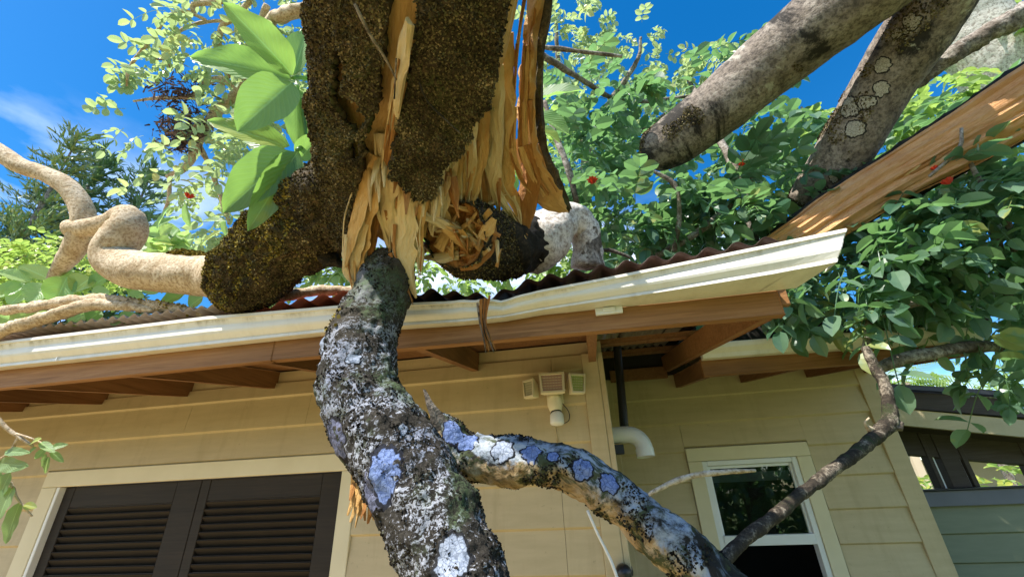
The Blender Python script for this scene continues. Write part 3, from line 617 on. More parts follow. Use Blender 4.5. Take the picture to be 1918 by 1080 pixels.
CP = [(-0.241,-2.803,3.394,0.341),(-0.428,-2.358,3.255,0.333),(-0.558,-2.122,3.236,0.337),(-0.698,-1.903,3.203,0.303),(-0.794,-1.728,3.092,0.258),(-0.854,-1.604,3.005,0.201),(-0.883,-1.513,2.926,0.123),(-0.889,-1.466,2.875,0.055)]
def core():
    sp = spline(CP, .012); fr = frames(sp, (1, 0, 0)); vs, fs, uv = [], [], []; s = 0; nth = 120; n = len(sp)
    for i, ((p, r, t), (e1, e2, d)) in enumerate(zip(sp, fr)):
        if e2.y > 0: e2 = -e2
        if i: s += (p - sp[i - 1][0]).length
        for k in range(nth):
            th = 2 * math.pi * k / nth; m_ = e1 * math.cos(th) + e2 * OV * math.sin(th)
            gr = .02 * noise.noise(V((th * 9, s * 1.2, 3))) + .012 * noise.noise(V((th * 30, s * 2.5, 5)))
            vs.append(p + m_ * (r * .98 + gr) - d * 0); uv.append((th * r, s))
    for i in range(n - 1):
        for k in range(nth): a, b_ = i * nth + k, i * nth + (k + 1) % nth; fs.append((a, a + nth, b_ + nth, b_))
    return obj('heartwood', vs, fs, 'wood', TK, uv)
core()
flakes('moss', bk, 95000, .0066, 'moss_dark', TK, lambda q, n: n.y < .35 and q.z < 4.9, .75)
# splinters torn from the break
SPL = [
 ([(-0.362,-1.954,3.193,0.060),(-0.424,-1.754,3.089,0.074),(-0.477,-1.605,2.999,0.057),(-0.518,-1.520,2.907,0.016)],.02,'wood_pale'),
 ([(-0.228,-2.014,3.315,0.059),(-0.294,-1.758,3.189,0.090),(-0.345,-1.571,3.067,0.069),(-0.353,-1.444,2.992,0.022)],.025,'wood_pale'),
 ([(-0.300,-1.963,3.232,0.051),(-0.360,-1.764,3.131,0.069),(-0.438,-1.609,3.021,0.052),(-0.483,-1.525,2.930,0.013)],.02,'wood'),
 ([(-0.473,-1.861,3.062,0.070),(-0.525,-1.752,2.984,0.073),(-0.573,-1.665,2.907,0.050),(-0.602,-1.606,2.847,0.013)],.02,'wood_pale'),
 ([(-0.533,-1.857,2.987,0.079),(-0.580,-1.746,2.908,0.072),(-0.619,-1.657,2.830,0.045),(-0.644,-1.611,2.775,0.010)],.02,'wood_pale'),
 ([(-0.587,-1.872,2.954,0.083),(-0.639,-1.771,2.869,0.085),(-0.683,-1.672,2.771,0.054),(-0.690,-1.604,2.699,0.012)],.02,'wood'),
 ([(-0.826,-1.908,2.943,0.069),(-0.937,-1.779,2.829,0.086),(-1.007,-1.695,2.751,0.064),(-1.055,-1.622,2.656,0.015)],.02,'wood'),
 ([(-0.783,-1.946,2.989,0.077),(-0.898,-1.793,2.871,0.125),(-0.978,-1.675,2.788,0.130),(-1.021,-1.589,2.669,0.086),(-1.038,-1.510,2.551,0.013)],.03,'wood'),
 ([(-0.887,-1.772,2.855,0.053),(-1.016,-1.649,2.722,0.085),(-1.049,-1.598,2.654,0.056),(-1.033,-1.545,2.579,0.013)],.02,'wood_pale'),
 ([(-0.819,-1.848,2.962,0.057),(-0.888,-1.720,2.863,0.089),(-0.952,-1.610,2.735,0.066),(-0.989,-1.551,2.650,0.010)],.025,'wood_orange'),
 ([(-0.727,-2.006,3.038,0.080),(-0.765,-1.870,2.933,0.107),(-0.822,-1.732,2.842,0.112),(-0.834,-1.613,2.759,0.081),(-0.834,-1.538,2.676,0.013)],.03,'wood_pale'),
 ([(-0.710,-1.870,2.952,0.079),(-0.785,-1.733,2.835,0.068),(-0.816,-1.644,2.782,0.045),(-0.838,-1.599,2.730,0.010)],.025,'wood_orange'),
 ([(-0.680,-1.816,2.901,0.080),(-0.741,-1.703,2.790,0.126),(-0.778,-1.620,2.702,0.109),(-0.774,-1.555,2.618,0.070),(-0.758,-1.481,2.522,0.010)],.025,'wood_pale'),
 ([(-0.674,-1.786,2.888,0.052),(-0.705,-1.668,2.777,0.078),(-0.710,-1.579,2.688,0.050),(-0.721,-1.531,2.634,0.010)],.02,'wood_pale'),
 ([(-0.645,-1.777,2.925,0.072),(-0.670,-1.678,2.854,0.064),(-0.693,-1.589,2.782,0.025)],.02,'wood'),
 ([(-0.596,-1.773,2.934,0.072),(-0.646,-1.662,2.876,0.060),(-0.659,-1.577,2.815,0.020)],.02,'wood_pale'),
 ([(-0.541,-1.750,2.974,0.049),(-0.610,-1.650,2.910,0.045),(-0.679,-1.584,2.844,0.015)],.015,'wood'),
 ([(-0.700,-1.739,2.830,0.022),(-0.601,-1.648,2.818,0.054),(-0.490,-1.538,2.794,0.038)],.015,'wood_pale'),
 ([(-0.485,-1.788,3.070,0.083),(-0.523,-1.649,3.005,0.067),(-0.557,-1.500,2.922,0.043)],.025,'wood'),
 ([(-0.410,-1.857,3.165,0.096),(-0.459,-1.687,3.058,0.081),(-0.540,-1.502,2.931,0.032)],.03,'wood'),
 ([(-0.353,-1.884,3.238,0.072),(-0.408,-1.662,3.137,0.078),(-0.439,-1.460,2.995,0.066)],.03,'wood_orange'),
 ([(-0.291,-1.910,3.311,0.082),(-0.357,-1.648,3.173,0.079),(-0.391,-1.425,3.033,0.067)],.03,'wood'),
 ([(-0.163,-2.089,3.396,0.049),(-0.236,-1.851,3.280,0.112),(-0.293,-1.620,3.185,0.106),(-0.304,-1.470,3.107,0.094),(-0.247,-1.372,3.067,0.063)],.035,'wood'),
 ([(-0.278,-1.405,3.076,0.073),(-0.258,-1.342,3.003,0.046),(-0.266,-1.284,2.930,0.017)],.02,'wood'),
 ([(-0.365,-1.492,3.084,0.050),(-0.307,-1.377,3.011,0.040),(-0.236,-1.286,2.944,0.014)],.02,'wood_pale'),
 ([(-0.450,-1.462,2.996,0.022),(-0.356,-1.451,3.052,0.025),(-0.299,-1.441,3.095,0.011)],.01,'wood_pale'),
 ([(-0.517,-1.777,2.992,0.048),(-0.560,-1.658,2.942,0.050),(-0.588,-1.522,2.886,0.027)],.02,'wood_orange'),
 ([(-0.420,-2.442,2.996,0.050),(-0.498,-2.316,2.989,0.065),(-0.596,-2.161,2.985,0.072),(-0.692,-2.002,2.974,0.044)],.02,'wood_pale'),
 ([(-0.516,-2.260,2.985,0.030),(-0.642,-2.074,2.977,0.042),(-0.735,-1.932,2.932,0.032)],.02,'wood_orange'),
]
for p, th, mt in SPL:
    ribbon('splinter', p, th, mt, TK, random.uniform(-.3, .3), .45, .02)
    for k in range(2):   # slim fibres standing off the torn strip
        f0 = random.uniform(0, .5); o1 = random.uniform(-.55, .55); q = []
        for j, (x, y, z, w) in enumerate(p): q.append((x + o1 * w + random.gauss(0, .004), y - random.uniform(.005, .025), z + random.gauss(0, .004) - (.05 * random.random() if j == len(p) - 1 else 0), max(.004, w * random.uniform(.1, .28) * (1 - .6 * j / len(p)))))
        ribbon('splinter', q[random.randrange(0, len(q) - 1):], .007, random.choice(['wood', 'wood_pale', 'wood_pale', 'wood_orange']), TK, random.uniform(-.8, .8), .6, .02)
for k in range(26):   # fringe along the torn lower edge of the bark tongue and left plate
    t = random.random(); a = V((-0.812,-1.941,2.970)).lerp(V((-0.488,-1.769,2.962)), t) + rv(.012); d = V((random.gauss(-.1, .15), random.gauss(.2, .1), -1)).normalized(); ln = random.uniform(.08, .24); w = random.uniform(.015, .045)
    ribbon('splinter', [(*a, w), (*(a + d * ln * .5), w * .9), (*(a + d * ln), w * .2)], .012, random.choice(['wood', 'wood_pale', 'wood_pale', 'wood_orange']), TK, random.uniform(-.4, .4), .35)
# slab split off the right side
sb = ribbon('split_slab', [(0.039,-2.570,3.454,0.118),(-0.022,-2.238,3.380,0.081),(-0.086,-2.018,3.371,0.100),(-0.142,-1.786,3.295,0.130),(-0.170,-1.609,3.204,0.170),(-0.149,-1.482,3.137,0.171),(-0.095,-1.370,3.069,0.147),(-0.026,-1.295,3.034,0.058)], .05, 'wood', TK, .25, .7, .02, (-.5, -1, -.25), True)
SB = [(-0.030,-2.251,3.359,0.060),(-0.094,-2.032,3.352,0.081),(-0.149,-1.809,3.271,0.103),(-0.178,-1.633,3.182,0.136),(-0.158,-1.507,3.117,0.141),(-0.110,-1.400,3.056,0.123)]
for k in range(26):
    i = random.randrange(0, 4); o1 = random.uniform(-.5, .5); q = [(x + o1 * w, y - random.uniform(.0, .03), z - .0, max(.005, w * random.uniform(.08, .3) * (1 - .4 * j))) for j, (x, y, z, w) in enumerate(SB[i:i + 3])]
    ribbon('splinter', q, .01, random.choice(['wood', 'wood_orange', 'wood_orange']), TK, random.uniform(-.5, .5), .6, .02)
ribbon('split_slab', [(-0.164,-1.553,3.184,0.108),(-0.204,-1.410,3.066,0.129),(-0.229,-1.330,2.989,0.074),(-0.239,-1.274,2.918,0.017)], .04, 'wood_orange', TK, -.3, .3, .03, (-.4, -1, -.2))
eb = ribbon('slab_bark', [(0.080,-2.553,3.479,0.062),(0.011,-2.204,3.392,0.041),(-0.042,-1.989,3.397,0.037),(-0.078,-1.763,3.340,0.041),(-0.090,-1.583,3.246,0.048),(-0.062,-1.447,3.167,0.056),(-0.029,-1.335,3.090,0.057),(0.003,-1.265,3.051,0.029)], .07, 'bark_moss', TK, 0, .6, .02)
# hanging twigs against the trunk
for p in ([(-0.565,-2.512,3.019,0.006),(-0.559,-2.434,3.001,0.005),(-0.546,-2.340,2.998,0.006),(-0.539,-2.265,2.986,0.005)], [(-0.462,-2.246,2.974,0.003),(-0.460,-2.173,2.965,0.004),(-0.417,-2.089,2.949,0.004),(-0.383,-2.015,2.948,0.003)], [(-0.503,-2.345,2.978,0.003),(-0.537,-2.278,2.968,0.003),(-0.570,-2.212,2.961,0.003)]):
    tube('twig', p, 'bark_log', TK, 6, .03, .2, 20)
# left limb, bent over the gutter, then a bare pale branch
lb = tube('limb', [(-0.959,-1.713,3.209,0.175),(-1.150,-1.608,3.091,0.236),(-1.396,-1.505,3.028,0.217),(-1.645,-1.425,2.965,0.210),(-1.831,-1.354,2.871,0.211),(-1.928,-1.293,2.783,0.174),(-1.966,-1.245,2.720,0.100)], 'bark_moss', TK, 72, .02, .10, 5, 4)
flakes('moss', lb, 40000, .007, 'moss_dark', TK, None, .75, 5)
moss_dir = V((-.8, -.4, .3)).normalized()  # gold moss grows on the limb's left outer face
flakes('moss', lb, 42000, .0085, 'moss_gold', TK, lambda q, n: n.dot(moss_dir) > .12 + .3 * noise.noise(q * 8) and q.x < -1.3, .9, 8)
tube('limb_bark_shard', [(-1.317,-1.469,2.848,0.037),(-1.239,-1.436,2.809,0.031),(-1.187,-1.421,2.775,0.008)], 'bark_crust', TK, 8, .02, .4, 14)
# stub of the shattered lower trunk with its hollow end
STP = [(-0.547,-1.558,2.793,0.163),(-0.528,-1.445,2.844,0.184),(-0.472,-1.302,2.894,0.198),(-0.368,-1.154,2.951,0.189),(-0.240,-1.054,3.021,0.162),(-0.178,-1.016,3.058,0.145)]
stb = tube('stub', STP, 'bark_crust', TK, 64, .016, .08, 6, 9, False, rag=.03)
d0 = (V(STP[1][:3]) - V(STP[0][:3])).normalized(); e0 = d0.cross(V((0, 0, 1))).normalized(); u0 = e0.cross(d0); vs, fs, uv = [], [], []
for i in range(13):
    for k in range(48):
        th = 2 * math.pi * k / 48; rr = STP[0][3] * .97 * i / 12; q = V(STP[0][:3]) + (e0 * math.cos(th) + u0 * math.sin(th)) * rr + d0 * .02
        vs.append(q + d0 * (.05 * (1 - i / 12) + .05 * noise.noise(q * 22) + .035 * noise.noise(q * 60))); uv.append((rr * math.cos(th), rr * math.sin(th)))
for i in range(12):
    for k in range(48): a, b_ = i * 48 + k, i * 48 + (k + 1) % 48; fs.append((a, b_, b_ + 48, a + 48))
obj('broken_end', vs, fs, 'wood_orange', TK, uv)
for k in range(48):   # short broken fibres in the hollow of the break
    c = V(STP[0][:3]) + e0 * random.gauss(.01, .085) + u0 * random.gauss(-.005, .06) - d0 * random.uniform(-.03, .02); d = (d0 * -1 + V((random.gauss(0, .9), random.gauss(0, .5), random.gauss(.2, .8)))).normalized(); ln = random.uniform(.05, .2); w = random.choice([.012, .02, .03, .045, .06, .075])
    ribbon('splinter', [(*(c - d * ln / 2), w), (*c, w), (*(c + d * ln / 2), w * .4)], .014, random.choice(['wood_orange', 'wood', 'wood', 'wood_pale']), TK, random.uniform(-1, 1), .5, .03, (random.gauss(0, .4), -1, -.2))
flakes('moss', stb, 16000, .007, 'moss_dark', TK, lambda q, n: q.x < -.28, .7, 12)
ribbon('bark_rim', [(-0.541,-1.485,2.648,0.020),(-0.471,-1.490,2.661,0.051),(-0.405,-1.501,2.728,0.066),(-0.378,-1.520,2.820,0.052),(-0.389,-1.536,2.893,0.021)], .03, 'wood_orange', TK, 0, .3, .02)
wb = tube('bare_branch', [(-0.304,-1.064,2.996,0.152),(-0.195,-1.033,3.016,0.172),(-0.113,-1.010,3.113,0.143),(-0.016,-0.971,3.202,0.110),(0.071,-0.881,3.188,0.095),(0.085,-0.832,3.095,0.095),(0.073,-0.783,2.948,0.101)], 'bark_white', TK, 40, .02, .07, 7, 3)
tube('bare_branch', [(0.081,-0.872,3.220,0.075),(0.100,-0.854,3.099,0.084),(0.086,-0.798,2.938,0.090)], 'bark_grey', TK, 24, .02, .12, 7, 6)
for p in ([(0.025,-0.751,2.981,0.014),(0.119,-0.768,3.048,0.014),(0.223,-0.759,3.066,0.012),(0.352,-0.713,3.017,0.009)],): tube('twig', p, 'bark_grey', TK, 8, .03, .2, 20)

# bare pale branch snaking left from the limb
PB = root('pale_branch', 'thick smooth tan branch with a zigzag kink lying left along the roof', 'branch')
tube('branch', [(-1.803,-1.321,2.927,0.184),(-2.009,-1.320,2.900,0.154),(-2.158,-1.319,2.914,0.120),(-2.422,-1.333,2.965,0.119),(-2.677,-1.346,3.017,0.119),(-2.854,-1.360,3.096,0.111),(-2.890,-1.380,3.169,0.107),(-2.842,-1.387,3.245,0.116),(-2.806,-1.399,3.326,0.109),(-2.833,-1.414,3.392,0.083),(-2.964,-1.406,3.377,0.063),(-3.105,-1.419,3.354,0.059),(-3.249,-1.428,3.368,0.056)], 'bark_pale', PB, 40, .02, .03, 6, 4)
tube('branch', [(-3.185,-1.397,3.328,0.062),(-3.175,-1.422,3.428,0.064),(-3.201,-1.449,3.518,0.068),(-3.293,-1.509,3.650,0.063),(-3.448,-1.562,3.748,0.053),(-3.636,-1.609,3.821,0.053),(-3.808,-1.658,3.929,0.061),(-4.079,-1.727,4.087,0.066)], 'bark_pale', PB, 32, .02, .03, 6, 5)
tube('branch', [(-3.192,-1.405,3.365,0.069),(-3.227,-1.364,3.292,0.069),(-3.325,-1.321,3.220,0.061),(-3.454,-1.268,3.161,0.042),(-3.504,-1.250,3.107,0.029)], 'bark_pale', PB, 28, .02, .03, 6, 6)
sm = tube('moss_patch', [(-2.408,-1.383,3.070,0.016),(-2.295,-1.376,3.050,0.023),(-2.170,-1.361,3.017,0.022),(-2.123,-1.352,3.015,0.013)], 'bark_moss', PB, 10, .02, .3, 9)
flakes('moss', sm, 1500, .012, 'moss_gold', PB, None, .8, 15)
for i, (p, lab) in enumerate((([(-3.764,-1.371,2.852,0.031),(-3.469,-1.343,2.854,0.032),(-3.209,-1.327,2.866,0.034),(-2.921,-1.301,2.867,0.037),(-2.708,-1.266,2.823,0.040),(-2.497,-1.235,2.789,0.033),(-2.244,-1.187,2.736,0.023)], 'upper of two thin lichen-specked branches lying along the left roof edge'), ([(-3.644,-1.372,2.670,0.043),(-3.377,-1.356,2.730,0.039),(-3.178,-1.342,2.769,0.039),(-2.962,-1.330,2.820,0.039),(-2.801,-1.300,2.816,0.033),(-2.544,-1.256,2.771,0.023)], 'lower thin lichen-specked branch sloping down across the left roof edge'), ([(-1.947,-1.144,2.796,0.026),(-1.776,-1.094,2.845,0.033),(-1.601,-1.035,2.879,0.034),(-1.346,-0.968,2.877,0.034)], 'thin tan branch lying on the red roof sheet beside the trunk'))):
    b_ = root('roof_branch', lab, 'branch', group='thin branches lying on the roof edge'); o = tube('wood', p, 'bark_pale', b_, 14, .02, .16, 12, i + 2)
    if i == 0: flakes('moss', o, 900, .011, 'moss_gold', b_, lambda q, n: -2.75 < q.x < -2.3, .8, 4)

# ---------------------------------------------------------------- lichen limb hanging down in front of the wall
LL = root('hanging_limb', 'lichen-crusted limb hanging over the gutter down in front of the wall', 'tree limb')
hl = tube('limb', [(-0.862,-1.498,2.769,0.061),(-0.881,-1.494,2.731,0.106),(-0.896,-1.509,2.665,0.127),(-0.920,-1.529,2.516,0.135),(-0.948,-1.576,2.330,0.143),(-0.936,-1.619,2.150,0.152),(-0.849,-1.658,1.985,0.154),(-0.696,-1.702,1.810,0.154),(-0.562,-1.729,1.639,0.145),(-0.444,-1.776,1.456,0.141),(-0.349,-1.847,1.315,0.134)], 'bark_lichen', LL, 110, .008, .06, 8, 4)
sl_ = tube('side_limb', [(-0.597,-1.612,1.935,0.036),(-0.545,-1.599,1.881,0.059),(-0.482,-1.570,1.800,0.081),(-0.365,-1.572,1.777,0.081),(-0.224,-1.599,1.766,0.076),(-0.079,-1.609,1.722,0.074),(0.036,-1.610,1.652,0.072),(0.138,-1.614,1.559,0.074),(0.242,-1.625,1.458,0.075),(0.333,-1.641,1.364,0.075)], 'bark_limb', LL, 84, .008, .09, 8, 7)
ribbon('torn_tip', [(-0.543,-1.638,1.871,0.066),(-0.567,-1.659,1.926,0.047),(-0.587,-1.676,1.976,0.028),(-0.610,-1.685,2.032,0.008)], .02, 'bark_grey', LL, .5, .6, .012)
def bark_bits(o, n, size, seed, keep=None): flakes('crust', o, n, size, 'crust_dark', LL, keep, .5, seed)
bark_bits(hl, 18000, .0065, 21, lambda q, n: noise.noise(q * 14) > .12); bark_bits(sl_, 12000, .0065, 22, lambda q, n: noise.noise(q * 11 + V((3, 1, 2))) > .18)
flakes('moss', hl, 1800, .012, 'moss_gold', LL, lambda q, n: q.z > 2.3 and q.z < 2.42 and n.x < -.2, .8, 23)
def patch(o, c, r, mat, stretch=1, seed=0, dirn=(0, 0, 1)):
    # rosette of crust lichen lying on the bark, lobed at the rim
    bv = bvhtree.BVHTree.FromPolygons([v.co for v in o.data.vertices], [p.vertices for p in o.data.polygons])
    p, n, _, _ = bv.find_nearest(V(c)); n = (V((.0, -1, -.2)) + n).normalized(); a = V(dirn); a = (a - n * a.dot(n)).normalized(); b2 = n.cross(a)
    vs, fs, uv = [], [], []; nr, nt_ = 7, 44
    for i in range(nr + 1):
        for k in range(nt_):
            th = 2 * math.pi * k / nt_; lob = 1 + .32 * noise.noise(V((math.cos(th) * 2.2, math.sin(th) * 2.2, seed))) + .16 * noise.noise(V((math.cos(th) * 6, math.sin(th) * 6, seed + 3)))
            q = p + (a * math.cos(th) * stretch + b2 * math.sin(th)) * r * lob * (i / nr); h, hn, _, _ = bv.find_nearest(q)
            e = .0028 * (1 - (i / nr) ** 6) + .0015 * noise.noise(q * 70) - (.003 if i == nr else 0); vs.append(h + hn * e); uv.append((i / nr, th))
    for i in range(nr):
        for k in range(nt_): x, y = i * nt_ + k, i * nt_ + (k + 1) % nt_; fs.append((x, x + nt_, y + nt_, y))
    return obj('lichen_patch', vs, fs, mat, LL, uv, True)
for o, c, r, mt, st in ((sl_, (-0.503,-1.649,1.884), .05, 'lichen_blue', 1.3), (sl_, (-0.448,-1.646,1.851), .045, 'lichen_blue', 1), (sl_, (-0.222,-1.680,1.792), .04, 'lichen_blue', 1), (sl_, (-0.150,-1.683,1.778), .024, 'lichen_blue', 1), (sl_, (-0.056,-1.690,1.733), .042, 'lichen_blue', 1), (sl_, (0.022,-1.699,1.689), .037, 'lichen_blue', 1), (sl_, (-0.325,-1.659,1.807), .05, 'lichen_pale', 1),
    (hl, (-0.885,-1.760,1.860), .075, 'lichen_grey', 1.25), (hl, (-0.663,-1.804,1.755), .064, 'lichen_blue', 1.6), (hl, (-0.674,-1.798,1.693), .05, 'lichen_grey', 1.5), (hl, (-0.664,-1.770,1.844), .02, 'lichen_pale', 1.3), (hl, (-0.420,-1.903,1.516), .06, 'lichen_pale', 1.3), (hl, (-0.889,-1.715,2.131), .04, 'lichen_pale', .7), (hl, (-0.996,-1.656,2.247), .03, 'lichen_pale', 1.6)):
    patch(o, c, r, mt, st, random.random() * 40)
for k in range(40):   # torn wood on the underside of the bend
    a = V((-0.841,-1.694,1.743)).lerp(V((-0.756,-1.703,1.702)), random.random()) + rv(.008); d = V((random.gauss(.05, .2), random.gauss(0, .2), -1)).normalized(); ln = random.uniform(.05, .12); w = random.uniform(.01, .028)
    ribbon('splinter', [(*(a - d * .03), w), (*(a + d * ln * .5), w), (*(a + d * ln), w * .3)], .008, random.choice(['wood', 'wood_orange']), LL, 0, .4, .02)
tube('twig', [(0.141,-1.659,1.649,0.007),(0.214,-1.638,1.677,0.009),(0.296,-1.611,1.698,0.009),(0.388,-1.576,1.704,0.009),(0.509,-1.523,1.707,0.006)], 'bark_pale', LL, 10, .02, .15, 20)
tube('twig', [(-1.034,-1.688,2.028,0.010),(-1.051,-1.688,2.022,0.005)], 'bark_crust', LL, 6, .02, .2, 20)
TB = root('twisted_branch', 'thin dark lichen branch rising across the window to the right eave', 'branch')
tube('branch', [(0.303,-1.587,1.426,0.019),(0.384,-1.509,1.479,0.020),(0.561,-1.355,1.549,0.022),(0.751,-1.192,1.626,0.023),(0.963,-1.027,1.709,0.025),(1.174,-0.863,1.792,0.027),(1.393,-0.706,1.892,0.035),(1.466,-0.659,1.938,0.035),(1.500,-0.643,2.031,0.030),(1.542,-0.598,2.135,0.028),(1.554,-0.558,2.218,0.026),(1.556,-0.543,2.345,0.024)], 'bark_twig', TB, 26, .015, .1, 14, 3)
tube('spur', [(1.338,-0.726,1.868,0.023),(1.291,-0.770,1.895,0.010),(1.275,-0.795,1.918,0.005),(1.298,-0.800,1.935,0.003)], 'bark_pale', TB, 8, .01, .3, 20); tube('spur', [(1.420,-0.682,1.899,0.027),(1.477,-0.671,1.897,0.021),(1.501,-0.678,1.920,0.009)], 'bark_grey', TB, 10, .01, .3, 20)
GB = root('gutter_branch', 'short lichen-grey branch lying just under the right wing gutter', 'branch')
tube('branch', [(1.720,-0.277,2.278,0.033),(1.886,-0.271,2.324,0.036),(2.065,-0.232,2.352,0.036),(2.280,-0.189,2.385,0.036),(2.545,-0.102,2.393,0.034)], 'bark_grey', GB, 20, .02, .1, 12, 8)
# fibrous debris hanging off the dented gutter
DB = root('hanging_debris', 'brown fibrous bark strip dangling from the dented gutter', 'debris')
for k in range(18):
    o = V((random.gauss(0, .007), random.gauss(0, .01), 0)); ps = [(*(V((-0.440,-1.453,2.484)) + o * 2), .01), (*(V((-0.452,-1.413,2.400)) + o), .009), (*(V((-0.442,-1.372,2.321)) + o), .01), (*(V((-0.436,-1.338,2.256)) + o * 1.5 + V((0, 0, random.uniform(0, .07)))), .004)]
    ribbon('fibre', ps, .006, random.choice(['bark_log', 'bark_twig', 'wood_orange', 'bark_log']), DB, random.uniform(-3, 3), .7, .015)

# ---------------------------------------------------------------- heavy logs at the upper right
def log(name, label, path, mat, **k):
    r = root(name, label, 'log', group='fallen logs over the roof at the upper right'); o = tube('trunk', path, mat, r, 64, .03, .02, 3, **k); return r, o
r, o = log('fallen_log', 'thick tan log with a dark moss patch, leftmost of the logs at the upper right', [(0.712,-0.324,4.172,0.102),(0.748,-0.368,4.158,0.173),(0.896,-0.459,4.164,0.204),(1.169,-0.660,4.208,0.212),(1.500,-0.882,4.312,0.223),(1.819,-1.140,4.372,0.232),(2.057,-1.384,4.376,0.228)], 'bark_log', seed=3)
flakes('moss', o, 42000, .009, 'moss_dark', r, lambda q, n: noise.noise(q * 1.3 + V((1, 4, 2))) + .5 * noise.noise(q * 6) > .2, .6, 31)
r, o = log('fallen_log', 'grey log with pale lichen blotches, between the tan log and the split log', [(1.846,-0.123,3.594,0.173),(1.937,-0.220,3.706,0.191),(2.063,-0.456,3.881,0.190),(2.226,-0.713,4.111,0.192),(2.356,-0.999,4.274,0.199),(2.458,-1.279,4.416,0.198)], 'bark_log', seed=7)
flakes('moss', o, 20000, .010, 'moss_dark', r, lambda q, n: n.x < -.3 and noise.noise(q * 1.6) + .5 * noise.noise(q * 7) > .02, .6, 32)
LLs = LL; LL = r
for px in ((2.051,-0.949,4.069), (2.048,-1.106,4.157), (1.969,-0.667,3.817), (2.026,-0.773,3.937), (2.161,-1.146,4.162), (1.911,-0.371,3.660), (2.104,-0.833,3.971), (1.966,-0.697,3.989)): patch(o, px, random.uniform(.03, .08), 'lichen_tan', random.uniform(.7, 1.7), random.random() * 40)
LL = LLs
sn = tube('side_branch', [(2.397,-0.672,4.088,0.048),(2.589,-0.744,4.184,0.054),(2.808,-0.808,4.274,0.061),(3.082,-0.867,4.373,0.070),(3.286,-0.921,4.437,0.072)], 'bark_grey', r, 24, .02, .15, 10, 4)
r = root('split_log', 'split reddish log showing raw orange wood, resting behind the end of the gutter', 'log')
sp_ = spline([(1.377,-0.229,3.149,0.135),(1.598,-0.325,3.234,0.150),(1.787,-0.394,3.325,0.162),(2.177,-0.519,3.481,0.175),(2.487,-0.682,3.575,0.189),(2.744,-0.847,3.653,0.204),(2.873,-1.003,3.669,0.210)], .03); fr_ = frames(sp_, (0, 0, 1))
for nm, mt, a0, a1, sc in (('wood', 'wood_red', -1.0, 1.0, .98), ('bark', 'bark_crust', 1.0, 2 * math.pi - 1.0, 1.0)):
    vs, fs, uv = [], [], []; s = 0; n = 26
    for i, (p, rr, t) in enumerate(sp_):
        e1, e2, d = fr_[i]; f = V((-.05, -1, -.35)); f = (f - d * f.dot(d)).normalized(); g_ = d.cross(f)
        if i: s += (p - sp_[i - 1][0]).length
        for k in range(n + 1):
            th = a0 + (a1 - a0) * k / n; q = f * math.cos(th) + g_ * math.sin(th)
            if nm == 'wood': q = f * (math.cos(1.0) * 1.0 + .4 * math.cos(th * 1.5) + .13 * noise.noise(V((th * 5, s * .8, 9))) + .07 * noise.noise(V((th * 13, s * 1.6, 3)))) + g_ * math.sin(th) / math.sin(1.0) * 0.93
            vs.append(p + q * rr * sc + q * (.012 * noise.noise(V((th * 6, s * 1.6, 2))) + (.02 * nz3(p + q, 9, 3) if nm == 'bark' else .012 * noise.noise(V((th * 22, s * 3, 2)))))); uv.append((th * rr, s))
    for i in range(len(sp_) - 1):
        for k in range(n): a = i * (n + 1) + k; fs.append((a, a + 1, a + n + 2, a + n + 1))
    obj(nm, vs, fs, mt, r, uv, nm == 'bark')
for k in range(26):
    t = random.random(); p, rr, _ = sp_[int(len(sp_) * (.45 + .5 * t))]; d = fr_[int(len(sp_) * .6)][2]; a = p + V((0, -.75 * rr, random.uniform(-.6, .6) * rr)); ln = random.uniform(.08, .25)
    ribbon('splinter', [(*a, .02), (*(a + d * ln * .5 + V((0, -.01, 0))), .022), (*(a + d * ln + V((0, -.02, 0))), .004)], .01, random.choice(['wood_red', 'wood_orange', 'wood_pale']), r, .3, .4)
r, o = log('fallen_log', 'pale grey mottled trunk in the top right corner behind the branches', [(4.004,0.209,6.605,0.316),(4.299,0.437,6.027,0.315),(4.475,0.607,5.522,0.319),(4.685,0.798,4.986,0.323)], 'bark_white', seed=9)
r, o = log('fallen_log', 'short mossy log lying on the right wing roof among leaves', [(2.081,0.105,3.220,0.045),(2.287,0.110,3.168,0.069),(2.525,0.115,3.127,0.072),(2.721,0.156,3.112,0.060)], 'bark_moss', seed=12)

# ---------------------------------------------------------------- leaves
def frond(seed, pairs=5, L=.42, lw=.075, ll=.19, droop=.5):
    rd = random.Random(seed); acc = [[], [], []]; lf = leaf_geo(1, .58, 5, 1, .2, .18, 0, .95, .5)
    def spine(t): return V((.03 * math.sin(t * 3 + seed), L * t, -droop * L * t * t))
    n = 8
    for i in range(n):
        a, b_ = spine(i / n), spine((i + 1) / n); k = len(acc[0]); w = .004
        acc[0].extend([a + V((w, 0, 0)), a + V((-w, 0, 0)), a + V((0, 0, w)), b_ + V((w, 0, 0)), b_ + V((-w, 0, 0)), b_ + V((0, 0, w))]); acc[1].extend([(k, k + 1, k + 4, k + 3), (k + 1, k + 2, k + 5, k + 4), (k + 2, k, k + 3, k + 5)]); acc[2].extend([(.5, .5)] * 6)
    for i in range(pairs):
        t = .25 + .68 * i / max(1, pairs - 1); p = spine(t)
        for s in (-1, 1): add(acc, lf, orient(V((s * 1.0, .35 + rd.gauss(0, .15), -.35 + rd.gauss(0, .3))), V((s * .35 + rd.gauss(0, .2), rd.gauss(0, .2), 1))), p, ll * rd.uniform(.8, 1.15))
    add(acc, lf, orient(V((0, 1, -.7)), V((0, .5, 1))), spine(1), ll * 1.1)
    return acc
FR = [frond(k, 3 + k % 2, .36 + .03 * k, droop=.35 + .12 * k) for k in range(5)]
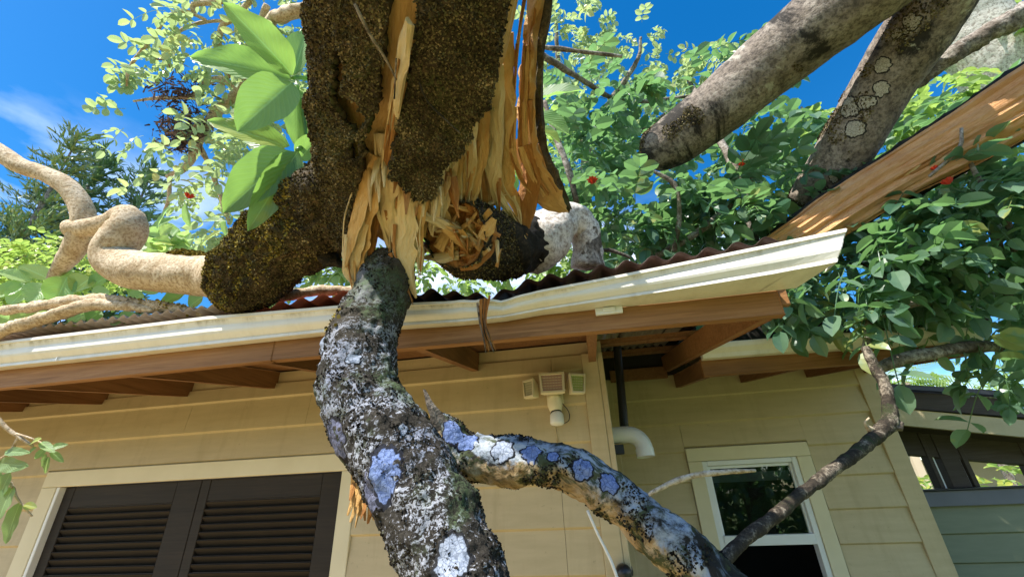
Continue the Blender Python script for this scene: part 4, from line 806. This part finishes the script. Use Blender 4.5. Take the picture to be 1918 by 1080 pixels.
def rot_frond(out, rd):
    y = V(out) + V((rd.gauss(0, .45), rd.gauss(0, .45), rd.gauss(0, .35))); return orient(y, V((rd.gauss(0, .35), rd.gauss(0, .35), 1)))
def crown(T_, blobs, mat, sc, seed, nmax=300, frs=FR, near=V((0, -3.2, 1.65)), shade=None):
    # compound leaves through the crown volume: nearest ones as leaves of their own, the rest one mass
    rd = random.Random(seed); pts = []
    for (cx, cy, cz, rx_, ry_, rz_, n) in blobs:
        for _ in range(n):
            while True:
                d = V((rd.uniform(-1, 1), rd.uniform(-1, 1), rd.uniform(-1, 1)))
                if d.length < 1 and rd.random() < .35 + .65 * d.length: break
            p = V((cx + d.x * rx_, cy + d.y * ry_, cz + d.z * rz_))
            if noise.noise(p * 2.3 + V((seed, 0, 0))) < -.08: continue
            pts.append((p, d))
    pts.sort(key=lambda q: (q[0] - near).length); mes = []
    for k, f in enumerate(frs):
        o = obj('leaf', f[0], f[1], mat, T_, f[2]); mes.append(o.data); bpy.data.objects.remove(o)
    acc = [[], [], []]
    for i, (p, d) in enumerate(pts):
        m3 = rot_frond(V((d.x, d.y * .6 - .3, d.z * .4 - .25)), rd); s = sc * rd.uniform(.55, 1.3); k = rd.randrange(len(frs))
        if i < nmax:
            o = bpy.data.objects.new('leaf', mes[k]); C.objects.link(o); o.parent = T_; o.matrix_local = Matrix.LocRotScale(p, m3.to_quaternion(), V((s, s, s)))
        else: add(acc, frs[k], m3, p, s)
    if acc[0]: stuff(obj('foliage', acc[0], acc[1], mat, T_, acc[2]))
def twigs(T_, lst, mat='bark_grey'):
    for i, p in enumerate(lst): tube('branch', p, mat, T_, 10, .04, .15, 10, i + 1)
def flower(name, label, p, s=.06):
    r = root(name, label, 'flower', p, group='red flowers among the leaves'); lf = leaf_geo(1, .7, 4, 1, .5, -.25)
    for k in range(9):
        a = k * 2.4; o = obj('petal', [orient(V((math.cos(a), math.sin(a), .5 + .1 * (k % 3))), V((0, 0, 1))) @ (v * s) for v in lf[0]], lf[1], 'petal', r, lf[2])
# crown behind the break, centre right
CT = root('leafy_tree', 'dense leafy crown behind the break, between the split trunk and the logs', 'tree')
crown(CT, [(*(0.490,-0.188,3.711,0.569,0.450,0.350), 120), (*(1.373,-0.144,3.587,0.544,0.400,0.356), 150), (*(1.256,0.353,4.475,1.103,0.700,0.525), 170), (*(0.464,0.334,5.143,0.690,0.700,0.575), 100), (*(1.530,0.669,5.743,0.938,0.600,0.281), 60), (*(2.080,0.722,4.923,0.460,0.600,0.431), 60), (*(0.105,0.019,4.294,0.300,0.400,0.650), 60)], 'leaf_mid', .68, 11)
twigs(CT, [[(1.417,0.137,3.155,0.047),(1.458,-0.021,3.934,0.041),(1.467,0.180,4.892,0.032),(1.497,0.412,5.794,0.021)], [(0.607,-0.271,3.240,0.028),(0.986,-0.298,3.423,0.026),(1.356,-0.322,3.711,0.020),(1.445,-0.339,3.888,0.010)], [(0.714,-0.356,3.220,0.019),(0.784,-0.465,3.462,0.019),(0.776,-0.547,3.667,0.018),(0.579,-0.619,3.812,0.012)], [(0.067,-0.473,3.684,0.025),(0.028,-0.611,3.945,0.025),(-0.048,-0.682,4.286,0.021),(-0.088,-0.714,4.562,0.018)], [(-0.092,-0.693,5.196,0.033),(0.267,-0.379,5.143,0.025),(0.699,0.081,5.278,0.022),(1.535,0.500,5.631,0.021)], [(-0.074,-1.242,4.490,0.017),(0.151,-1.187,4.457,0.015),(0.495,-1.102,4.406,0.011)]], 'bark_grey')
CT2 = root('leafy_tree', 'sunlit airy treetop with small pale leaves right of the trunk top', 'tree')
crown(CT2, [(*(0.280,1.025,7.991,0.650,0.800,0.894), 130), (*(1.269,1.398,7.585,0.487,0.600,0.447), 60), (*(0.615,1.640,6.880,0.975,0.800,0.731), 150), (*(1.801,1.904,6.759,0.731,0.600,0.487), 90), (*(2.249,1.353,6.883,0.562,0.500,0.338), 60)], 'leaf_pale', .55, 12, 200)
twigs(CT2, [[(0.092,2.225,5.307,0.072),(0.496,1.764,6.592,0.057),(1.259,1.433,7.512,0.033),(1.387,1.274,7.873,0.020)], [(0.369,1.923,6.231,0.041),(0.124,1.289,7.412,0.033),(0.150,0.890,8.215,0.024)], [(0.997,1.670,6.273,0.031),(1.763,1.429,6.565,0.026),(2.478,1.363,6.941,0.015)]], 'bark_grey')
# right hand crown
CR = root('leafy_tree', 'dense dark-leaved crown hanging over the right wing roof', 'tree')
crown(CR, [(*(1.857,-0.262,2.973,0.362,0.300,0.236), 51), (*(2.310,-0.274,3.151,0.544,0.400,0.326), 97), (*(2.589,-0.422,3.090,0.338,0.400,0.439), 86), (*(2.461,-0.390,2.531,0.188,0.250,0.344), 51), (*(2.492,0.016,2.861,0.450,0.300,0.131), 45), (*(2.788,0.214,3.921,0.585,0.500,0.360), 63), (*(3.543,0.176,4.256,0.495,0.500,0.360), 63), (*(1.711,-0.480,2.566,0.143,0.100,0.080), 8), (*(1.430,-0.344,2.990,0.217,0.250,0.181), 22), (*(2.338,-0.358,2.200,0.075,0.100,0.150), 8)], 'leaf_mid', .62, 13)
twigs(CR, [[(2.603,-0.093,2.213,0.016),(2.666,-0.194,2.662,0.020),(2.715,-0.297,3.111,0.024),(2.746,-0.341,3.661,0.019)], [(1.607,-0.455,2.368,0.019),(1.838,-0.353,2.695,0.020),(2.226,-0.241,3.056,0.022),(2.612,-0.281,3.269,0.018)], [(2.177,-0.717,3.313,0.010),(2.326,-0.801,3.417,0.010),(2.357,-0.852,3.531,0.008)], [(2.395,-0.778,3.509,0.008),(2.464,-0.662,3.302,0.011),(2.647,-0.483,3.119,0.015),(2.735,-0.318,2.933,0.015)], [(1.859,-0.303,2.603,0.014),(1.960,-0.353,2.625,0.017),(2.039,-0.399,2.631,0.020)]], 'bark_grey')
CR2 = root('leafy_tree', 'light green sprays of leaves against the sky behind the split log', 'tree')
crown(CR2, [(*(2.752,0.673,4.799,0.440,0.400,0.357), 55), (*(3.749,0.765,4.957,0.605,0.500,0.385), 90), (*(4.778,0.851,5.591,0.460,0.500,0.517), 80), (*(4.545,1.051,5.564,0.600,0.500,0.360), 50)], 'leaf_bright', .8, 14, 200)
twigs(CR2, [[(2.752,0.829,4.036,0.037),(2.786,0.754,4.649,0.025),(2.474,0.446,5.157,0.011)], [(4.008,1.063,4.452,0.039),(4.406,0.889,5.161,0.028),(4.938,0.700,5.947,0.017)]], 'bark_grey')
CRb = root('leafy_tree', 'shadowy leaf mass low behind the gutter end and right eave', 'tree')
crown(CRb, [(*(1.883,0.336,3.143,0.306,0.200,0.241), 36), (*(2.965,0.884,3.323,1.024,0.300,0.244), 78), (*(1.285,0.643,3.906,1.103,0.400,0.289), 96)], 'leaf_mid', .75, 15, 160)
# left canopy
CL = root('leafy_tree', 'sunlit pale-leaved canopy with bare twigs left of the trunk', 'tree')
crown(CL, [(*(-3.427,-0.205,4.885,0.748,0.600,0.805), 210), (*(-3.384,-0.793,6.074,0.546,0.600,0.546), 110), (*(-4.032,-0.814,5.893,0.374,0.350,0.316), 45), (*(-4.340,-0.730,5.621,0.201,0.200,0.201), 16), (*(-4.430,-0.618,5.365,0.172,0.200,0.144), 14), (*(-4.052,0.078,4.559,0.540,0.500,0.390), 90), (*(-2.855,-0.667,6.455,0.360,0.500,0.420), 60), (*(-3.345,-0.153,5.714,0.500,0.500,0.812), 110)], 'leaf_pale', .52, 16)
twigs(CL, [[(-2.158,-1.037,6.077,0.068),(-2.591,-1.010,6.101,0.070),(-2.796,-0.950,6.136,0.055),(-3.243,-0.668,5.646,0.051),(-3.552,-0.600,5.405,0.051),(-3.737,-0.521,5.185,0.048),(-3.891,-0.424,4.938,0.039),(-4.116,-0.411,4.835,0.025)], [(-4.081,-0.409,4.844,0.020),(-4.119,-0.315,4.643,0.020),(-4.180,-0.263,4.519,0.014)], [(-2.956,-1.092,6.366,0.028),(-3.140,-1.041,6.200,0.028),(-3.285,-1.031,6.131,0.028),(-3.341,-0.930,5.911,0.022)], [(-3.107,-0.949,6.253,0.017),(-3.436,-1.022,6.287,0.017),(-3.720,-1.046,6.237,0.017),(-3.928,-1.028,6.129,0.014),(-4.024,-0.995,6.032,0.011)], [(-3.227,-1.137,6.362,0.025),(-3.545,-1.181,6.340,0.025),(-3.545,-1.141,6.261,0.019)], [(-3.439,-1.091,6.197,0.017),(-3.645,-1.170,6.284,0.022),(-3.842,-1.176,6.228,0.022),(-3.983,-1.116,6.060,0.019),(-4.186,-1.060,5.880,0.017),(-4.285,-1.012,5.751,0.017),(-4.319,-0.952,5.618,0.011)], [(-3.243,-0.668,5.646,0.039),(-3.509,-0.757,5.733,0.031),(-3.750,-0.727,5.590,0.025),(-4.139,-0.789,5.581,0.017),(-4.364,-0.819,5.564,0.011)], [(-2.800,-1.038,6.310,0.033),(-3.007,-0.889,6.168,0.034),(-3.206,-0.800,5.923,0.028),(-3.433,-0.717,5.679,0.022)], [(-3.743,-0.497,5.134,0.028),(-3.709,-0.259,4.896,0.023),(-3.601,-0.004,4.426,0.023)]], 'bark_pale')
DC = root('dried_cluster', 'tangle of dried purplish seed stalks hanging in the left canopy', 'seed cluster'); acc = [[], [], []]; rd = random.Random(5)
for c, n, s in (((-3.798,-0.819,5.533), 260, .14), ((-3.783,-0.668,5.235), 520, .13), ((-3.857,-0.607,5.090), 160, .08)):
    for _ in range(n):
        p = V(c) + V((rd.gauss(0, s), rd.gauss(0, s * .6), rd.gauss(0, s * .7))); d = V((rd.gauss(0, 1), rd.gauss(0, 1), rd.gauss(-.4, 1))).normalized() * rd.uniform(.03, .09); w = d.cross(V((rd.random(), rd.random(), 1))).normalized() * .005; k = len(acc[0]); u = rd.random()
        acc[0] += [p - w, p + w, p + d + w * 2, p + d * 1.2, p + d - w * 2]; acc[1].append((k, k + 1, k + 2, k + 3, k + 4)); acc[2] += [(u, .5)] * 5
stuff(obj('stalks', acc[0], acc[1], 'dry', DC, acc[2]))
# foliage in the gaps under the trunk, beyond the roof
BG = root('leafy_tree', 'bright green leaves beyond the roof seen through the gap under the trunk', 'tree')
crown(BG, [(*(-2.921,0.868,4.274,0.715,0.600,0.292), 110), (*(-1.581,1.125,4.220,0.845,0.600,0.325), 120), (*(-0.087,1.149,4.232,0.438,0.400,0.406), 70), (*(-0.290,0.941,5.480,0.472,0.500,0.877), 60)], 'leaf_bright', .6, 17, 200)
# big glossy leaves
def big_leaf(T_, a, b_, w, nrm, droop=.12, fold=.22, wave=.008, mat='leaf_big'):
    a, b_ = V(a), V(b_); L_ = (b_ - a).length; vs, fs, uv = leaf_geo(L_, w, 14, 4, fold, droop, wave * L_ * 2, .8)
    m3 = orient(b_ - a, V(nrm)); loc = V(T_.location)
    o = obj('leaf', [m3 @ v for v in vs], fs, mat, T_, uv, True); o.location = a - loc; return o
BLf = root('big_leaf_sprig', 'cluster of large glossy green leaves close beside the left of the mossy trunk', 'leaves', (-1.348,-1.818,3.510))
for a, b_, w, nrm in (((-1.373,-1.881,3.740), (-1.539,-2.219,3.906), .2, (0.60, -.75, -0.10)), ((-1.381,-1.875,3.725), (-1.745,-2.143,3.685), .2, (0.36, -.75, -0.14)), ((-1.391,-1.853,3.791), (-1.322,-1.932,4.086), .16, (0.12, -.75, -0.46)), ((-1.353,-1.895,3.663), (-1.516,-1.964,3.292), .235, (0.57, -.75, -0.30)), ((-1.510,-1.657,3.473), (-1.857,-1.870,3.553), .15, (0.36, -.75, -0.02)), ((-1.529,-1.625,3.516), (-1.863,-1.688,3.639), .13, (0.30, -.75, -0.38)), ((-1.423,-1.791,3.769), (-1.426,-1.680,3.435), .13, (0.60, -.75, -0.62)), ((-1.365,-1.772,3.300), (-1.591,-1.842,2.912), .215, (0.51, -.75, -0.26)), ((-1.333,-1.766,3.299), (-1.480,-1.785,2.836), .15, (0.75, -.75, -0.46)), ((-1.455,-1.705,3.814), (-1.418,-1.543,3.503), .14, (0.42, -.75, -0.70)), ((-1.393,-1.680,3.332), (-1.263,-1.720,3.457), .12, (0.30, -.75, -0.54))):
    big_leaf(BLf, a, b_, w, nrm, random.uniform(.02, .1))
loc = V(BLf.location)
for p in ([(-1.336,-1.725,3.893,0.013),(-1.373,-1.821,3.801,0.012),(-1.380,-1.877,3.730,0.009)], [(-1.346,-1.623,3.574,0.015),(-1.369,-1.679,3.451,0.013),(-1.368,-1.737,3.342,0.011)], [(-1.369,-1.679,3.451,0.010),(-1.390,-1.724,3.603,0.009),(-1.392,-1.819,3.747,0.007)]): tube('stem', [(*(V(q[:3]) - loc), q[3]) for q in p], 'leaf_big', BLf, 8, .03)
BR = root('big_leaf_sprig', 'pair of large dark green leaves poking out right of the split trunk', 'leaves', (-0.117,-1.348,3.786))
big_leaf(BR, (-0.129,-1.365,3.816), (0.154,-1.463,3.768), .17, (.1, -.9, .35)); big_leaf(BR, (-0.144,-1.259,3.823), (0.067,-1.249,3.650), .15, (.1, -.9, .35)); big_leaf(BR, (-0.140,-1.183,3.786), (0.003,-1.159,3.675), .12, (.1, -.8, .5))
BB = root('big_leaf_heap', 'heap of large light green leaves lying on the roof at lower left', 'leaves', (-3.326,-1.159,2.986))
def zl(x, y, d): pass
for a, b_, w, nrm in (((-3.571,-1.219,3.136), (-3.711,-1.341,3.217), .12, (0.50, -.8, 0.30)), ((-3.640,-1.271,3.103), (-3.732,-1.414,3.131), .11, (0.30, -.8, 0.40)), ((-3.614,-1.305,3.066), (-3.687,-1.370,2.944), .13, (0.40, -.8, 0.20)), ((-3.587,-1.295,3.056), (-3.611,-1.333,2.898), .14, (0.50, -.8, 0.00)), ((-3.461,-1.273,3.054), (-3.481,-1.315,2.905), .18, (0.40, -.8, 0.00)), ((-3.332,-1.274,3.100), (-3.335,-1.280,2.887), .18, (0.60, -.8, -0.10)), ((-3.231,-1.206,3.112), (-3.264,-1.263,2.989), .17, (0.40, -.8, 0.00)), ((-3.397,-1.213,3.182), (-3.464,-1.257,3.135), .14, (0.30, -.8, 0.20)), ((-3.131,-1.187,3.108), (-3.207,-1.218,3.031), .12, (0.40, -.8, 0.10)), ((-3.070,-1.180,3.003), (-3.143,-1.216,2.937), .12, (0.40, -.8, 0.00)), ((-3.497,-1.284,2.838), (-3.559,-1.318,2.772), .11, (0.40, -.8, 0.00)), ((-3.366,-1.269,2.854), (-3.466,-1.300,2.769), .13, (0.50, -.8, 0.00)), ((-3.208,-1.251,2.872), (-3.275,-1.288,2.810), .12, (0.40, -.8, 0.00)), ((-3.091,-1.237,2.816), (-3.172,-1.260,2.744), .13, (0.40, -.8, 0.00)), ((-2.995,-1.228,2.830), (-3.045,-1.245,2.756), .12, (0.50, -.8, 0.00)), ((-2.776,-1.200,2.805), (-2.802,-1.211,2.727), .1, (0.50, -.8, 0.00)), ((-2.448,-1.187,2.892), (-2.583,-1.210,2.847), .11, (0.30, -.8, 0.10)), ((-2.316,-1.174,2.866), (-2.398,-1.181,2.807), .11, (0.40, -.8, 0.10)), ((-2.796,-1.162,2.948), (-2.870,-1.201,2.887), .11, (0.40, -.8, 0.10)), ((-2.738,-1.116,2.989), (-2.808,-1.183,2.986), .1, (0.40, -.8, 0.10)), ((-3.675,-1.255,2.832), (-3.670,-1.371,2.841), .12, (0.30, -.8, 0.10)), ((-2.806,-1.221,2.746), (-2.868,-1.243,2.723), .08, (0.30, -.8, 0.10))):
    big_leaf(BB, a, b_, w * .95, nrm, random.uniform(0, .15), mat=random.choice(['leaf_sunlit', 'leaf_sunlit', 'leaf_big']))
BM = root('big_leaf_heap', 'light green leaves behind the kink of the pale branch', 'leaves', (-2.745,-1.055,3.429)); rd = random.Random(9)
for k in range(34):
    a = V((-2.830,-1.019,3.442)) + V((rd.uniform(-.32, .32), rd.uniform(-.15, .15), rd.uniform(-.16, .18))); d = V((rd.gauss(0, 1), rd.gauss(-.5, .4), rd.gauss(-.2, .6))).normalized()
    big_leaf(BM, a, a + d * rd.uniform(.13, .22), rd.uniform(.06, .09), (rd.gauss(.2, .4), -.9, rd.gauss(0, .4)), .1, mat='leaf_sunlit')
FS = root('leaf_sprig', 'small sunlit leafy twig entering the frame at lower left before the wall', 'leaves', (-2.049,-1.936,1.814)); loc = V(FS.location)
for p in ([(-2.079,-2.039,2.009,0.008),(-2.031,-2.001,1.948,0.007),(-1.989,-1.977,1.916,0.006),(-1.944,-1.953,1.884,0.004)], [(-1.989,-1.979,1.919,0.004),(-2.023,-1.961,1.872,0.005),(-2.063,-1.956,1.848,0.005),(-2.102,-1.955,1.833,0.005)], [(-2.109,-1.931,1.782,0.006),(-2.036,-1.913,1.771,0.005),(-2.023,-1.889,1.728,0.004),(-1.976,-1.849,1.664,0.003)], [(-1.997,-1.984,1.927,0.003),(-1.944,-1.965,1.908,0.003),(-1.892,-1.944,1.884,0.002)]): tube('stem', [(*(V(q[:3]) - loc), q[3]) for q in p], 'bark_pale', FS, 8, .02)
for a, b_, w in (((-1.950,-1.960,1.894), (-1.892,-1.979,1.906), .022), ((-1.918,-1.955,1.896), (-1.838,-1.958,1.862), .026), ((-1.883,-1.940,1.878), (-1.827,-1.934,1.886), .022), ((-1.902,-1.942,1.875), (-1.919,-1.950,1.841), .022), ((-1.885,-1.934,1.866), (-1.847,-1.910,1.831), .022), ((-1.899,-1.933,1.858), (-1.928,-1.917,1.817), .022), ((-1.893,-1.928,1.850), (-1.918,-1.905,1.795), .02), ((-1.933,-1.950,1.880), (-1.969,-1.946,1.861), .018), ((-2.042,-1.964,1.871), (-1.906,-1.992,1.861), .03), ((-2.069,-1.950,1.835), (-1.909,-1.981,1.815), .05), ((-2.032,-1.929,1.805), (-2.071,-1.913,1.714), .05), ((-2.028,-1.907,1.762), (-2.037,-1.911,1.656), .07), ((-2.011,-1.878,1.711), (-2.035,-1.863,1.581), .05), ((-1.999,-1.872,1.702), (-1.958,-1.860,1.692), .025), ((-2.077,-1.942,1.815), (-2.096,-1.920,1.765), .05)):
    big_leaf(FS, a, b_, w, (random.gauss(.3, .3), -.9, random.gauss(.3, .4)), .1, .15, mat='leaf_sunlit')
for p, s, l in (((0.200,-0.595,3.746), .06, 'red flower among leaves just right of the split slab'), ((1.406,-0.269,3.959), .05, 'red flower under the thick tan log'), ((2.204,-0.771,3.203), .045, 'red flower below the split log at right'), ((-1.411,-0.853,3.033), .05, 'red flower in the gap under the trunk'), ((2.220,-0.727,3.347), .03, 'small orange red bud by the lower edge of the split log'), ((-3.834,-0.337,4.559), .07, 'red flower in the left canopy above the kinked branch')): flower('red_flower', l, p, s)

# ---------------------------------------------------------------- far trees
def pine(base, h, label, seed):
    T_ = root('pine_tree', label, 'tree', base, group='tall pines beyond the roof on the left'); rd = random.Random(seed)
    tube('trunk', [(0, 0, 0, h * .016), (0, 0, h * .5, h * .010), (0, 0, h, h * .001)], 'bark_grey', T_, 8, h / 12); acc = [[], [], []]
    cord = ([V((-.5, 0, 0)), V((.5, 0, 0)), V((0, .3, .4)), V((-.3, 1, .1)), V((.3, 1, .1)), V((0, 1.25, .1))], [(0, 1, 4, 3), (1, 2, 4), (2, 0, 3), (3, 4, 5), (2, 3, 5), (2, 5, 4)], [(.5, .5)] * 6)
    z = h * .22
    while z < h * .985:
        f = 1 - (z - h * .2) / (h * .8); R_ = h * (.035 + .13 * f ** .8)
        for k in range(rd.randint(5, 7)):
            a = rd.random() * 6.28; ln = R_ * rd.uniform(.7, 1.15); n = max(4, int(ln / (h * .011))); up = rd.uniform(.15, .55)
            for i in range(n):
                t = (i + .5) / n; p = V((math.cos(a) * ln * t, math.sin(a) * ln * t, z + ln * (up * t * t - .12 * t)))
                for q in range(4):
                    d = V((math.cos(a), math.sin(a), .5)) + V((rd.gauss(0, .5), rd.gauss(0, .5), rd.gauss(.2, .4))); s = h * .017 * rd.uniform(.7, 1.3); m3 = orient(d, V((rd.random(), rd.random(), 1)))
                    add(acc, ([V((v.x * .3, v.y, v.z * .3)) for v in cord[0]], cord[1], cord[2]), m3, p + rv(h * .002), s)
        z += h * .021
    stuff(obj('crown', acc[0], acc[1], 'needle', T_, acc[2]))
for px, sd, lab in (((-32.963,12.945,25.876), 1, 'tallest pine on the left, rising behind the kinked branch'), ((-34.472,15.498,27.038), 2, 'slim pine, middle of the three pine tops'), ((-31.904,17.295,26.591), 3, 'pine top nearest the leafy canopy'), ((-35.899,13.175,19.898), 4, 'low dark pine at the left edge')):
    pine((px[0], px[1], 0), px[2], lab, sd)
def bush(name, label, c, blobs, mat, sc, seed, cat='tree', trunk=None, nmax=0):
    T_ = root(name, label, cat, c); loc = V(c)
    if trunk: tube('trunk', trunk, 'bark_grey', T_, 10, .3, .1, 2)
    crown(T_, blobs, mat, sc, seed, nmax)
c = (-19.942,7.080,10.434); bush('shrub', 'olive green treetop low behind the roof leaves at far left', (c[0], c[1], 0), [(0, 0, c[2] - .6, 3.2, 1.5, 1.3, 380), (2.4, 0, c[2] - 1, 2.5, 1.5, .9, 260)], 'leaf_bright', 1.1, 41, 'tree', [(0, 0, 0, .2), (0, 0, c[2] - .8, .1)])
def palm(label, c, h, seed, s=1):
    T_ = root('palm_tree', label, 'tree', c); rd = random.Random(seed); tube('trunk', [(0, 0, 0, .16), (.2, 0, h * .6, .12), (.3, 0, h, .1)], 'bark_grey', T_, 10, .4, .08, 3)
    lf = leaf_geo(1, .07, 3, 1, .3, .3)
    for k in range(15):
        a = k * 2.4; L_ = 2.4 * s; el = rd.uniform(.1, 1.1); acc = [[], [], []]
        def sp(t): return V((.3 + math.cos(a) * L_ * t * math.cos(el * .6), math.sin(a) * L_ * t * math.cos(el * .6), h + L_ * (math.sin(el) * t - .85 * t * t)))
        for i in range(22):
            t = .12 + .88 * i / 22; p = sp(t); d = (sp(t + .02) - p).normalized(); sd_ = d.cross(V((0, 0, 1))).normalized()
            for g_ in (-1, 1): add(acc, lf, orient(sd_ * g_ + d * .7 + V((0, 0, -.25)), (0, 0, 1)), p, .75 * s * (1 - .6 * t))
        obj('frond', acc[0], acc[1], 'leaf_bright', T_, acc[2])
c = (10.088,12.817,4.762); palm('palm with pale fronds seen in the gap under the right gutter', (c[0] - .3, c[1], 0), c[2] - .2, 3, .9)
c = (12.810,14.430,4.735); bush('shrub', 'yellow-green treetop in the gap under the right gutter', (c[0], c[1], 0), [(0, 0, c[2] - .5, 1.5, 1, .9, 170), (1.6, 0, c[2] - .2, 1.3, 1, 1.0, 150)], 'leaf_bright', .8, 44, 'tree', [(0, 0, 0, .15), (0, 0, c[2] - .5, .08)])
c = (8.116,8.349,1.711); bush('shrub', 'sunlit green shrub seen through the annexe window opening', (c[0], c[1], 0), [(0, 0, .9, 3.5, 1, 1.0, 500), (-2.5, .5, .8, 1.5, 1, .8, 160)], 'leaf_bright', .9, 45, 'shrub', [(0, 0, 0, .08), (0, 0, .8, .04)])
bush('garden_tree', 'broad dark tree mirrored in the glass of the white window', (5, -11, 0), [(0, 0, 2.8, 4, 1.5, 2.7, 900), (-5, 0, 2.0, 3, 1.2, 1.9, 500), (5, -1, 2.4, 3, 1.5, 2.3, 500)], 'leaf_mid', 1.6, 46, 'tree', [(0, 0, 0, .4), (0, 0, 3, .3), (.3, 0, 5, .15)])
